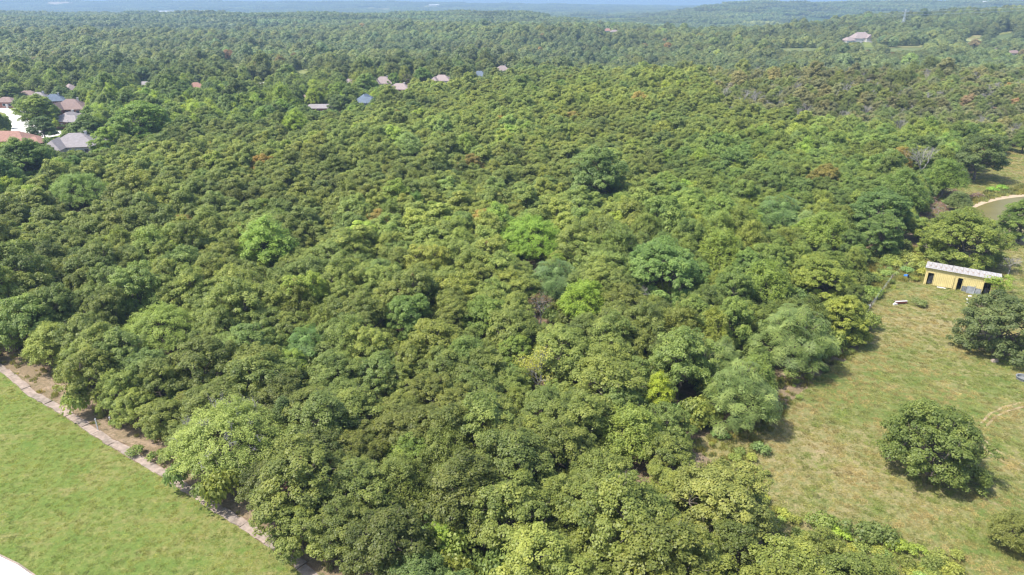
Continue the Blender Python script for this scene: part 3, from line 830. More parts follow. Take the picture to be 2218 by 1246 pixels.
def wall_openings(root, wallo, spans, w, d):
    for (side, x, z0, ww, hh, nm) in spans:
        f = MB(); g = MB()
        if side == 'f': a, b = (x, -0.06, z0), (x + ww, 0.05, z0 + hh); ga, gb = (x + .12, -0.085, z0 + .12), (x + ww - .12, -0.02, z0 + hh - .12)
        elif side == 'b': a, b = (x, d - .05, z0), (x + ww, d + .06, z0 + hh); ga, gb = (x + .12, d + .02, z0 + .12), (x + ww - .12, d + .085, z0 + hh - .12)
        elif side == 'r': a, b = (w - .05, x, z0), (w + .06, x + ww, z0 + hh); ga, gb = (w + .02, x + .12, z0 + .12), (w + .085, x + ww - .12, z0 + hh - .12)
        else: a, b = (-.06, x, z0), (.05, x + ww, z0 + hh); ga, gb = (-.085, x + .12, z0 + .12), (-.02, x + ww - .12, z0 + hh - .12)
        f.box(a, b); g.box(ga, gb)
        fo = f.build(nm, M['white'], root)
        if nm == 'window': g.build('pane', M['glass'], fo)

BLOCK = []      # (footprint centre x, y, radius): no tree trunks there
CLEAR = []      # (pixel polygon, depth): no crown nearer than depth may hide this
def house(label, u, v, wpx, rot, roof, wall='brick', style='L', wide=16.0, deep=11.0, hgt=2.9, rh=None, clear=True, name='house', grp='houses among the trees', chim=True, vis=0.7):
    """u, v: middle of the visible roof; wpx: its apparent width"""
    g = at_px(u, v, hgt + 1.3)
    k = wpx / pxm((g[0], g[1], g[2] + 4)) / wide
    k = max(.75, min(1.5, k)); W = wide * k; D = deep * k; hh = hgt; rh = rh or D * .23
    root = empty(name, (g[0], g[1], g[2]), rot); tag(root, label, 'house', grp)
    cx, cy = W / 2, D / 2
    m = MB(); m.box((-cx, -cy, -1.5), (cx, cy, hh))
    parts_off = Vector((-cx, -cy, 0))
    if style in ('L', 'U'): m.box((-cx + .4, -cy - D * .45, -1.5), (-cx + W * .4, -cy + 0.01, hh - .02))
    if style == 'U': m.box((cx - W * .35, -cy - D * .3, -1.5), (cx - .4, -cy + .012, hh - .03))
    wo = m.build('wall', M[wall], root)
    m = MB(); hip(m, -cx, cx, -cy, cy, hh, rh); ro = m.build('roof', M[roof], root)
    if style in ('L', 'U'):
        m = MB(); hip(m, -cx + .4, -cx + W * .4, -cy - D * .45, cy * .2, hh + .015, rh * .75, .45, 'y'); m.build('wing_roof', M[roof], root)
    if style == 'U':
        m = MB(); hip(m, cx - W * .35, cx - .4, -cy - D * .3, cy * .2, hh + .02, rh * .66, .45, 'y', True); m.build('wing_roof', M[roof], root)
    if chim:
        m = MB(); m.box((cx * .35, cy * .1, hh), (cx * .35 + .8, cy * .1 + .6, hh + rh + .25)); m.box((cx * .35 - .1, cy * .1 - .1, hh + rh + .25), (cx * .35 + .9, cy * .1 + .7, hh + rh + .38))
        m.build('chimney', M['wall_light'], ro)
    sub = bpy.data.objects.new('x', None)
    sp = [('f', W * .45, 0.9, 1.6, 1.3, 'window'), ('f', W * .62, 0.0, 1.0, 2.1, 'door'), ('f', W * .75, 0.9, 1.6, 1.3, 'window'), ('b', W * .2, .9, 1.8, 1.3, 'window'), ('b', W * .6, .9, 1.8, 1.3, 'window'), ('r', D * .2, .9, 1.3, 1.3, 'window'), ('r', D * .6, .9, 1.3, 1.3, 'window'), ('l', D * .3, .9, 1.3, 1.3, 'window')]
    for ob in wall_shift(root, sp, W, D, parts_off): pass
    BLOCK.append((g[0], g[1], max(W, D) * .62))
    if clear:
        w2 = wpx * .5 * vis; h2 = wpx * .20
        CLEAR.append(([(u - w2, v - h2), (u + w2, v - h2), (u + w2, v + h2), (u - w2, v + h2)], proj(g)[2][0] - 2))
    return root

def wall_shift(root, spans, W, D, off):
    before = set(root.children_recursive)
    wall_openings(root, None, spans, W, D)
    new = [o for o in bpy.data.objects if o.parent is root and o not in before and o.name.split('.')[0] in ('window', 'door') and 'moved' not in o]
    for o in new: o.location = off; 
    return new

R = math.radians
house('grey roofed house nearest the wood, below the street', 165, 304, 98, R(12), 'roof_grey', 'wall_light', 'L', 17, 13, rh=3.9, vis=.85)
house('brick house with grey roof and double gables by the street', 152, 252, 60, R(75), 'roof_grey', 'brick', 'U', 16, 12, rh=3.2, vis=.5)
house('house with broad brown roof behind the grey gabled one', 155, 228, 66, R(8), 'roof_brown', 'brick', 'L', 17, 13, rh=4.2, vis=.8)
house('house with dark blue roof beside the broad brown roof', 116, 212, 40, R(20), 'roof_blue', 'brick', 'L', 14, 11, rh=3.2, vis=.8)
house('house with muted grey roof left of the dark blue roof', 84, 207, 30, R(5), 'roof_grey', 'brick', 'plain', 13, 10, rh=3, vis=.8)
house('long grey brown house beyond the broad street tree', 60, 201, 30, R(5), 'roof_brown', 'brick', 'plain', 14, 9, rh=2.4, vis=.5, chim=False)
house('house with orange roof at the left edge of the frame', 22, 294, 96, R(-3), 'roof_orange', 'brick', 'L', 20, 11, rh=3.0, vis=.8, chim=False)
house('small orange roofed building right of the orange house', 75, 299, 42, R(-3), 'roof_orange', 'brick', 'plain', 9, 8, rh=1.8, vis=.8, chim=False)
house('small brown roof showing between the suburb trees', 152, 190, 26, R(-35), 'roof_tan', 'brick', 'plain', 12, 10, rh=3.4, vis=.6, chim=False)
house('brick house half hidden at the far left edge', 14, 214, 34, R(0), 'roof_brown', 'brick', 'plain', 13, 9, rh=2.2, vis=.5, chim=False)
house('low grey roof far off in the suburb trees', 314, 180, 24, R(0), 'roof_grey', 'wall_light', 'plain', 13, 9, rh=2.2, vis=.8, chim=False)
house('orange and cream house alone in the suburb trees', 424, 184, 26, R(15), 'roof_orange', 'wall_light', 'L', 13, 10, rh=2.8, vis=.8, chim=False)
house('small tan roof at the left of the far roofs', 757, 177, 18, R(0), 'roof_tan', 'wall_light', 'plain', 12, 9, rh=3, vis=.8, chim=False)
house('tan roofed house with a white chimney among the far trees', 830, 175, 34, R(0), 'roof_tan', 'wall_light', 'L', 16, 11, rh=3.8, vis=.8)
house('far house with brown roof set behind the others', 881, 167, 20, R(30), 'roof_tan', 'brick', 'plain', 12, 10, rh=3.6, vis=.8)
house('wide tan hip roof nearest of the far roofs', 866, 187, 42, R(-12), 'roof_tan', 'brick', 'L', 17, 11, rh=3.0, vis=.8)
house('white walled house with tan hip roof at the wood edge', 957, 169, 38, R(-10), 'roof_tan', 'wall_light', 'L', 16, 11, rh=3.2, hgt=4.2, vis=.9, chim=False)
house('far house with slate blue roof right of the white walled one', 1039, 160, 22, R(-20), 'roof_blue', 'brick', 'plain', 14, 10, rh=3.2, vis=.8, chim=False)
house('far pale hip roof at the crest of the wood', 1088, 149, 26, R(10), 'roof_tan', 'wall_light', 'plain', 15, 11, rh=3.6, vis=.9)
house('two storey house with slate blue roof and pale walls', 792, 214, 30, R(65), 'roof_blue', 'wall_light', 'L', 13, 10, rh=3.6, hgt=5.0, vis=.9, chim=False)
house('long low grey roof below the far brown roofs', 692, 227, 46, R(2), 'roof_grey', 'brick', 'plain', 20, 8, rh=1.6, vis=.8, chim=False)
house('tiny roof left of the long low grey roof', 656, 210, 14, R(0), 'roof_brown', 'brick', 'plain', 12, 9, rh=2.4, vis=.7, chim=False)
house('large country house with pinkish hip roofs on the far rise', 1864, 80, 42, R(-4), 'roof_tan', 'wall_light', 'U', 26, 15, rh=6.5, hgt=4, vis=.9)
house('lower left wing house beside the large country house', 1838, 85, 26, R(8), 'roof_tan', 'wall_light', 'L', 16, 10, rh=3.6, hgt=3.2, vis=.9, chim=False)
house('small house with red brown roof at the far right', 2196, 112, 26, R(4), 'roof_brown', 'wall_light', 'plain', 16, 9, rh=2.6, vis=.7, chim=False)
house('red brown roof in the trees left of the far right house', 2150, 106, 18, R(0), 'roof_brown', 'brick', 'plain', 14, 9, rh=2.4, vis=.7, chim=False)
house('distant house with reddish roof on the valley floor', 1316, 65, 15, R(0), 'roof_orange', 'wall_light', 'plain', 16, 11, rh=4, vis=.8, chim=False)
house('distant white house just right of the reddish roof', 1331, 67, 12, R(10), 'roof_tan', 'wall_light', 'plain', 16, 10, rh=3, vis=.8, chim=False)
house('distant pale blue grey house right of the white one', 1356, 64, 9, R(0), 'roof_blue', 'wall_light', 'plain', 14, 10, rh=3, vis=.8, chim=False)

# ---------------------------------------------------------------- regions free of trees
def add_clear(poly, depth=1e9): CLEAR.append((poly, depth))
add_clear([(1928, 590), (2000, 612), (2218, 600), (2260, 700), (2260, 1320), (1990, 1320), (1940, 1210), (1850, 1165), (1760, 1120), (1665, 1055), (1648, 1005), (1665, 950), (1705, 875), (1790, 790), (1850, 745), (1890, 700), (1886, 668)])
add_clear([(1515, 968), (1560, 950), (1640, 925), (1665, 1000), (1610, 955)])
add_clear([(2008, 478), (2015, 430), (2055, 405), (2118, 372), (2172, 345), (2190, 318), (2260, 318), (2260, 425), (2200, 470), (2100, 472), (2060, 455), (2030, 490)])
add_clear([(2170, 545), (2260, 530), (2260, 600), (2185, 585)])
add_clear([(1870, 600), (1905, 580), (1985, 560), (2000, 615), (1910, 640)])
add_clear([(-50, 226), (2, 229), (62, 252), (72, 284), (60, 300), (22, 288), (30, 274), (18, 246), (-60, 240)])
add_clear([(95, 286), (128, 284), (130, 292), (94, 308)])
add_clear([(-400, 790), (0, 800), (60, 850), (140, 899), (230, 960), (350, 1038), (420, 1096), (480, 1136), (570, 1196), (640, 1250), (740, 1340), (400, 2000), (-900, 1500)])
add_clear([(207, 902), (243, 902), (243, 936), (207, 936)])
for (eu, ev, ea, eb) in [(1237, 1012, 10, 6), (1240, 1140, 22, 12), (850, 885, 14, 6), (1700, 1005, 1, 1), (1205, 1000, 10, 6), (1490, 1070, 12, 8), (300, 985, 14, 6), (620, 800, 6, 3)]:
    add_clear([(eu + ea * math.cos(t * .785), ev + eb * math.sin(t * .785)) for t in range(8)])
add_clear([(1735, 26), (1765, 13), (1782, 11), (1784, 16), (1760, 27), (1738, 36)], 3400)
add_clear([(2092, 93), (2100, 76), (2127, 73), (2125, 88), (2100, 95)], 1000)
add_clear([(2160, 84), (2163, 71), (2192, 64), (2192, 78)], 1100)
add_clear([(1690, 100), (1768, 100), (1766, 107), (1698, 108)], 1500)
add_clear([(1867, 90), (1886, 90), (1896, 106), (1872, 106)], 1500)
add_clear([(1924, 99), (2000, 94), (1996, 107), (1930, 109)], 1500)
add_clear([(1790, 61), (1812, 60), (1812, 63), (1792, 64)], 2500)
add_clear([(640, 148), (668, 146), (664, 158), (645, 160)], 900)
add_clear([(505, 140), (517, 140), (516, 146), (506, 146)], 900)
add_clear([(536, 182), (590, 177), (588, 181), (540, 186)], 900)

SUBURB = [(-800, 130), (420, 120), (1110, 140), (1110, 165), (880, 200), (820, 262), (700, 285), (470, 300), (260, 345), (140, 420), (-60, 520), (-900, 620)]
GREYZ = [(1500, 150), (2230, 175), (2240, 330), (2020, 320), (1800, 300), (1560, 260)]
RIGHTZ = [(1480, 330), (2100, 330), (2010, 640), (1880, 740), (1600, 1000), (1480, 960), (1500, 700), (1380, 560)]

def nz(x, y, s, k=0):
    return (np.sin(x / s + k * 1.7 + 2.1 * np.sin(y / (s * 1.3) + k)) * np.sin(y / (s * .9) + k * 2.3 + 1.7 * np.sin(x / (s * 1.6) + 2 * k)))

def scatter():
    """tree positions for the whole wooded land up to 1350 m"""
    out = []
    rows = []
    y = 22.0
    while y < 1400:
        sp_ = (5.1 if y < 85 else 4.7) if y < 420 else 6.6 + (y - 420) * 0.0028
        xmax = 0.80 * (y * cp + H * sp) + 14
        n = int(2 * xmax / sp_)
        xs = -xmax + (np.arange(n) + .5 * (len(rows) % 2) + rng.uniform(-.38, .38, n)) * sp_
        rows.append(np.stack([xs, y + rng.uniform(-.36, .36, n) * sp_, np.full(n, sp_)], 1))
        y += sp_ * .87
    E = []
    for line, dd_ in ((PATH, 4.6), (PATH, 8.6)):
        L = offset(line, dd_)
        for a, b in zip(L, L[1:]):
            a = np.array(a); b = np.array(b); n = max(1, int(np.linalg.norm(b - a) / 4.2))
            for j in range(n): E.append((*(a + (b - a) * (j + rng.uniform(-.3, .3)) / n + rng.normal(size=2) * .35), 5.4))
    E = np.array(E); A = np.concatenate(rows)
    dmin = np.min(np.hypot(A[:, None, 0] - E[None, :, 0], A[:, None, 1] - E[None, :, 1]), axis=1)
    A = np.concatenate([A[dmin > 3.4], E])
    x, y, spc = A.T
    z = terrain(x, y)
    u, v, d = proj(np.stack([x, y, z], 1))
    keep = ~inside(u, v, CLR_PX)
    keep &= ~inside(x, y, LAWN_W + []) & ~inside(x, y, PAST) & ~inside(x, y, GP(BANK_PX))
    keep &= ~inside(x, y, GP([(1850, 560), (1935, 530), (1990, 545), (2005, 612), (1905, 640), (1885, 668), (1870, 620)]))
    for (bx, by, br) in BLOCK: keep &= (x - bx) ** 2 + (y - by) ** 2 > (br + 2.0) ** 2
    st = np.array(STREET); keep &= ~inside(x, y, STREET)
    A = A[keep]; x, y, spc = A.T; z = terrain(x, y); u, v, d = proj(np.stack([x, y, z], 1))
    open_ = (nz(x, y, 34, 7) + .35 * nz(x, y, 13, 2) > np.where(y < 700, 1.02, .93)) & (y > 450)
    A = A[~open_]; x, y, spc = A.T; z = terrain(x, y); u, v, d = proj(np.stack([x, y, z], 1))
    sub = inside(u, v, SUBURB); gz = inside(u, v, GREYZ); rz = inside(u, v, RIGHTZ)
    n = len(x)
    q = rng.random(n); clump = nz(x, y, 11, 3)
    kind = np.zeros(n, int)                                   # 0 oak 1 elm 2 broad 3 heaven 4 cedar 5 snag
    kind[(q < .06)] = 1
    kind[sub & (q < .34)] = 1; kind[sub & (q > .45)] = 2
    kind[rz & (q < .38)] = 1; kind[rz & (q > .58)] = 2; kind[rz & (q > .94)] = 3
    kind[gz & (q < .26)] = 1; kind[gz & (q > .70)] = 5
    kind[(d > 480) & (q > .7)] = 2
    kind[(q > .993) & (kind != 5)] = 4
    sc = .66 + .60 * rng.beta(1.8, 2.2, n) * (spc / 5.7) ** 1.0
    sc *= np.where(kind == 2, rng.uniform(.78, .98, n), 1.0)
    sc = np.where(gz, sc * .9, sc)
    sc = np.where((d > 300) & (rng.random(n) < .07), sc * rng.uniform(1.2, 1.5, n), sc)
    szz = rng.uniform(.90, 1.10, n) * (1 + .13 * nz(x, y, 17, 1) + .12 * nz(x, y, 48, 11))
    szz = np.where(sub, szz * 1.1, szz)
    # the first crowns in from an edge may not hang over the open ground seen in the photograph
    Rk = np.array([4.4, 4.3, 5.2, 4.0, 2.6, 3.6])[kind]; Hk = np.array([9.3, 10.2, 11.5, 8.4, 7.5, 9.5])[kind]
    for attempt in range(3):
        ok = np.ones(n, bool)
        for hf, rf in ((.22, .8), (.35, 1.0), (.6, 1.0), (.85, .62), (1.0, .1)):
            for a in np.arange(8) * math.pi / 4:
                P = np.stack([x + np.cos(a) * Rk * sc * rf * .92, y + np.sin(a) * Rk * sc * rf * .92, z + Hk * sc * szz * hf * .96], 1)
                uu, vv, dd = proj(P)
                for poly, dep in CLEAR:
                    ok &= ~(inside(uu, vv, poly) & (dd < dep))
        for (tx, ty, tr, ts, tk, to) in TREES:
            ok &= (x - tx) ** 2 + (y - ty) ** 2 > (tr * .62 + Rk * sc * .55) ** 2
        # keep the standout crowns in view
        for (knd, us, vs, w, *_r) in SPECIAL:
            nm = _r[-1]; dsp = None
            for L in LMK:
                if L[2] == nm: dsp = proj((L[0], L[1], float(terrain(L[0], L[1]))))[2][0]
            for hf in (.55, .8, .95):
                uu, vv, dd = proj(np.stack([x, y, z + Hk * sc * szz * hf], 1))
                ok &= ~(((uu - us) ** 2 + ((vv - vs + w * .06) * 1.25) ** 2 < (w * .5) ** 2) & (dd < dsp - .5))

        if attempt < 2: sc = np.where(ok, sc, sc * .76)
    sel = np.nonzero(ok)[0]
    T = []
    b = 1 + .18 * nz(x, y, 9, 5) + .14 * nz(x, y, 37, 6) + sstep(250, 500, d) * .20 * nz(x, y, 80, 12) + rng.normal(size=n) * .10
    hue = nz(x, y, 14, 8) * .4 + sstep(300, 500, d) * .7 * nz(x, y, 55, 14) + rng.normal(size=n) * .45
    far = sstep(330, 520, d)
    for i in sel:
        if sub[i]: base = np.array((0.074, 0.112, 0.030)) if kind[i] != 1 else np.array(BRT) * .95
        elif gz[i]: base = np.array((0.112, 0.124, 0.062)) if q[i] > .4 else np.array((0.095, 0.122, 0.040))
        elif rz[i]: base = np.array((0.082, 0.122, 0.028)) if kind[i] != 1 else np.array((0.108, 0.146, 0.032))
        elif kind[i] == 1: base = np.array((0.095, 0.13, 0.03))
        else: base = np.array(OLIVE)
        base = base * (1 - far[i]) + np.array((0.080, 0.106, 0.042)) * far[i]  # crowns turn greyer with distance: some haze painted into the leaf tint
        h = hue[i]
        c = base * max(.55, b[i]) * np.array([1 + .13 * h, 1 + .03 * h, 1 - .12 * h])
        if kind[i] == 4: c = np.array((.055, .085, .028))
        if kind[i] == 3: c = np.array(BLUEG)
        if rng.random() < .005 and d[i] > 150: c = c * [1.5, .95, 1.0]
        elif rng.random() < .03: c = c * [1.15, 1.25, .9]
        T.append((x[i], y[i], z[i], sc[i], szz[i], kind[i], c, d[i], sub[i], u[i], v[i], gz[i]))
    return T
CLR_PX = [(1440, 985), (1600, 905), (1700, 850), (1790, 812), (1740, 860), (1700, 900), (1655, 950), (1640, 1010), (1660, 1060), (1560, 1080)]
BANK_PX = [(2104, 482), (2098, 462), (2107, 444), (2133, 434), (2165, 427), (2205, 420), (2300, 412), (2440, 432), (2465, 505), (2335, 556), (2215, 532), (2140, 510)]
FILL = scatter()
FILL.sort(key=lambda t: t[7])
KN = ['oak', 'elm', 'broad', 'heaven', 'cedar', 'snag']

def tword(c, sc, kind, t):
    g = c[1] / max(c[0], 1e-4); b = c[1]
    col = 'rusty brown' if g < .85 else ('bright green' if b > .17 else ('yellowish green' if b > .145 and g < 1.3 else ('dark olive' if b < .098 and g < 1.25 else ('olive green' if g < 1.25 else ('dark green' if b < .11 else 'fresh green')))))
    if kind == 'snag': col = 'leafless grey'
    return ('broad ' if sc > 1.04 else ('small ' if sc < .88 else '')) + col
ORD = ['nearest', 'second', 'third', 'fourth', 'fifth', 'sixth', 'seventh', 'eighth', 'ninth', 'tenth', 'eleventh', 'twelfth', 'thirteenth', 'fourteenth', 'fifteenth', 'sixteenth', 'seventeenth', 'eighteenth', 'nineteenth', 'twentieth'] + ['outer'] * 99
limits = dict(oak=300, elm=80, broad=85, heaven=12, cedar=9, snag=42)
count = {}; chosen = []; rest = []
for t in FILL:
    k = KN[t[5]]
    uu, vv, dd = proj((t[0], t[1], t[2] + 9 * t[3]))
    seen = -40 < uu[0] < 2258 and vv[0] < 1250
    if seen and count.get(k, 0) < limits[k] and t[7] < 430:
        count[k] = count.get(k, 0) + 1; chosen.append(t)
    elif seen or t[7] < 60 or True:
        rest.append(t)
PLUR = dict(oak='oaks of the wood', elm='elms of the wood', broad='broad crowned trees of the wood and suburb', heaven='feathery trees of the wood', cedar='cedars of the wood', snag='bare trees of the upper right wood')
secs = {}
for t in chosen:
    best = min(LMK, key=lambda L: (L[0] - t[0]) ** 2 + (L[1] - t[1]) ** 2)
    dx, dy = t[0] - best[0], t[1] - best[1]
    a = math.degrees(math.atan2(dy, dx)) % 360
    dr = ['right of', 'behind right of', 'straight behind', 'behind left of', 'left of', 'front left of', 'in front of', 'front right of'][int((a + 22.5) // 45) % 8]
    secs.setdefault((best[2], dr, KN[t[5]]), []).append((math.hypot(dx, dy), t))
for (nm, dr, k), L in secs.items():
    L.sort(key=lambda q: q[0])
    for i, (_, t) in enumerate(L):
        w = tword(t[6], t[3], k, t)
        kn = dict(oak='oak', elm='elm', broad='tree', heaven='feathery tree', cedar='cedar', snag='tree')[k]
        tree(k, t[:3], t[3], t[6], f'{w} {kn}, {ORD[i]} {dr} the {nm}', PLUR[k], sz=t[4])

# ---------------------------------------------------------------- the rest of the wood: one mass, laid out as points with crowns
def with_trunk(q, ht):
    Q, LV, T = q
    return np.concatenate([Q, T]), np.concatenate([LV, np.full(len(T), .5)]), np.concatenate([np.zeros(len(Q), int), np.ones(len(T), int)])

def simple_tree(seed, R, HT, ls, n, bark=True):
    """a lumpy crown of a few hundred leaf sprays for distant trees"""
    r = np.random.default_rng(seed); Q = []; LV = []
    nl = 9
    for i in range(nl):
        qq = math.sqrt((i + .2) / nl); a = i * 2.4 + seed
        c = np.array([math.cos(a) * R * .68 * qq, math.sin(a) * R * .68 * qq, HT * (.74 - .34 * qq ** 2)]); s = R * r.uniform(.30, .46)
        m = n // nl; d = sph(r, m); d[:, 2] = np.where(d[:, 2] < -.3, -d[:, 2], d[:, 2])
        p = c + d * s * r.uniform(.7, 1.06, (m, 1)) * [1, 1, .85]
        Q.append(leaf_quads(r, p, d * 1.2 + [0, 0, .4], ls, .95, .28)); LV.append(np.clip(r.uniform(.35, .65) + r.normal(size=m) * .13, 0, 1))
    m = n // 5; a = r.uniform(0, 6.28, m); zz = r.uniform(.12, .5, m)
    p = np.stack([np.cos(a) * R * .72, np.sin(a) * R * .72, zz * HT], 1) * np.array([1, 1, 1]) + r.normal(size=(m, 3)) * .3
    Q.append(leaf_quads(r, p, np.stack([np.cos(a), np.sin(a), a * 0 + .3], 1), ls)); LV.append(r.uniform(.2, .7, m))
    return np.concatenate(Q), np.concatenate(LV)

def gn_points(name, groups, mat_label):
    """groups: list of (source object, array [x,y,z,scale,sz,rot], tints). One object; a copy of its source on each point"""
    P = np.concatenate([g[1] for g in groups]); C = np.concatenate([g[2] for g in groups])
    kd = np.concatenate([np.full(len(g[1]), i, np.int32) for i, g in enumerate(groups)])
    me = bpy.data.meshes.new(name); n = len(P)
    me.vertices.add(n); me.vertices.foreach_set('co', P[:, :3].astype(np.float32).reshape(-1))
    def at(nm, typ, key, arr):
        a = me.attributes.new(nm, typ, 'POINT'); a.data.foreach_set(key, arr.reshape(-1))
    at('sort', 'INT', 'value', kd)
    at('size', 'FLOAT_VECTOR', 'vector', np.stack([P[:, 3], P[:, 3], P[:, 3] * P[:, 4]], 1).astype(np.float32))
    at('turn', 'FLOAT_VECTOR', 'vector', np.stack([P[:, 5] * 0, P[:, 5] * 0, P[:, 5]], 1).astype(np.float32))
    at('tint', 'FLOAT_COLOR', 'color', np.concatenate([C, np.ones((n, 1))], 1).astype(np.float32))
    at('ingroup', 'FLOAT', 'value', np.ones(n, np.float32))
    me.update()
    o = link(name, me, None)
    ng = bpy.data.node_groups.new(name, 'GeometryNodeTree')
    ng.interface.new_socket('Geometry', in_out='INPUT', socket_type='NodeSocketGeometry')
    ng.interface.new_socket('Geometry', in_out='OUTPUT', socket_type='NodeSocketGeometry')
    N = ng.nodes; L = ng.links
    gi = N.new('NodeGroupInput'); go = N.new('NodeGroupOutput'); jn = N.new('GeometryNodeJoinGeometry')
    def named(nm, dt):
        a = N.new('GeometryNodeInputNamedAttribute'); a.data_type = dt; a.inputs['Name'].default_value = nm
        return a.outputs['Attribute']
    so, si, tu = named('sort', 'INT'), named('size', 'FLOAT_VECTOR'), named('turn', 'FLOAT_VECTOR')
    for i, g in enumerate(groups):
        oi = N.new('GeometryNodeObjectInfo'); oi.transform_space = 'ORIGINAL'
        oi.inputs['Object'].default_value = g[0]; oi.inputs['As Instance'].default_value = True
        cmpn = N.new('FunctionNodeCompare'); cmpn.data_type = 'INT'; cmpn.operation = 'EQUAL'
        L.new(so, cmpn.inputs[2]); cmpn.inputs[3].default_value = i
        ip = N.new('GeometryNodeInstanceOnPoints')
        L.new(gi.outputs[0], ip.inputs['Points']); L.new(cmpn.outputs[0], ip.inputs['Selection'])
        L.new(oi.outputs['Geometry'], ip.inputs['Instance']); L.new(si, ip.inputs['Scale'])
        e2r = N.new('FunctionNodeEulerToRotation'); L.new(tu, e2r.inputs[0]); L.new(e2r.outputs[0], ip.inputs['Rotation'])
        L.new(ip.outputs[0], jn.inputs[0])
    L.new(jn.outputs[0], go.inputs[0])
    md = o.modifiers.new('scatter', 'NODES'); md.node_group = ng
    return tag(o, kind='stuff')

def lone(name, Q, LV, mi, loc, tint, label, cat, group=None, mats=None):
    me = quads_mesh(name, Q, mi, LV)
    for m in (mats or [M['leaf'], M['bark']]): me.materials.append(m)
    o = link(name, me, None, None, loc); o.color = (*tint, 1)
    return tag(o, label, cat, group)

def mid_src():
    """real trees standing in the middle distance that the mass is copied from"""
    out = {}
    pick = [t for t in rest if 250 < t[7] < 520 and 200 < t[9] < 2000]
    random.shuffle(pick)
    def take(k):
        for t in pick:
            if KN[t[5]] == k: pick.remove(t); rest.remove(t); return t
        t = pick.pop(); rest.remove(t); return t
    for k, mk, n in (('oak', lambda i: oak(700 + i, R=4.4, HT=9.3, nlobe=11, ncl=10, cr=(.42, .82), nl=95, ls=.155), 4),
                     ('broad', lambda i: oak(720 + i, R=5.2, HT=11.5, nlobe=13, ncl=10, cr=(.45, .9), nl=85, ls=.175, base=.2), 3),
                     ('elm', lambda i: spray(740 + i, R=4.3, HT=10.2, nb=190, nl=55, ls=.16), 3)):
        for i in range(n):
            t = take(k); Q, LV, mi = with_trunk(mk(i), 0)
            o = lone(TREENAME[k], Q, LV, mi, t[:3], t[6], f'distant {tword(t[6], 1.0, k, t)} {k if k != "broad" else "round"} tree of the middle wood {["in the first row", "in the second row", "in the third row", "farthest back"][i]}, {["far left", "left", "centre", "right"][min(3, int(t[9] // 555))]}', CATN[k], 'middle distance trees of the wood')
            out.setdefault(k, []).append(o)
    for k, R_, H_ in (('far', 4.6, 9.6),):
        for i in range(4):
            t = take('oak'); Q, LV = simple_tree(760 + i, R_, H_, .31, 2000)
            o = lone('oak_tree', Q, LV, None, t[:3], t[6], f'olive crown far back in the middle wood, {["leftmost", "left", "right", "rightmost"][i]} of four', 'oak tree', 'far back trees of the middle wood', [M['leaf']])
            out.setdefault(k, []).append(o)
    t = take('snag'); sn = bare(601, 9.5, depth=4, start=.26)[2]
    me = quads_mesh('bare_tree', sn); me.materials.append(M['pale_bark'])
    o = link('bare_tree', me, None, None, t[:3]); tag(o, 'grey leafless tree farthest back in the grey patch', 'bare tree', 'bare trees of the upper right wood')
    out['snag'] = [o]
    t = take('cedar'); Q, LV, mi = with_trunk(cedar(530, nb=60, nl=30, ls=.26), 0)
    out['cedar'] = [lone('cedar_tree', Q, LV, mi, t[:3], (.045, .062, .025), 'small dark cedar in the middle of the distant wood', 'cedar')]
    return out
SRC = mid_src()
def arr(L):
    return np.array([[t[0], t[1], t[2], t[3], t[4], random.uniform(0, 6.28)] for t in L]), np.array([t[6] for t in L])
groups = []
near_rest = [t for t in rest if t[7] < 520]; far_rest = [t for t in rest if t[7] >= 520]
for k in ('oak', 'broad', 'elm', 'snag', 'cedar'):
    L = [t for t in near_rest if KN[t[5]] == k or (k == 'elm' and KN[t[5]] == 'heaven')]
    random.shuffle(L); S = SRC[k]
    for i, o in enumerate(S):
        Li = L[i::len(S)]
        if Li: a, c = arr(Li); groups.append((o, a, c))
random.shuffle(far_rest)
for i, o in enumerate(SRC['far']):
    a, c = arr(far_rest[i::4]); groups.append((o, a, c))
tag(gn_points('woodland', groups, None), 'continuous oak woodland covering the middle of the view', 'woodland')

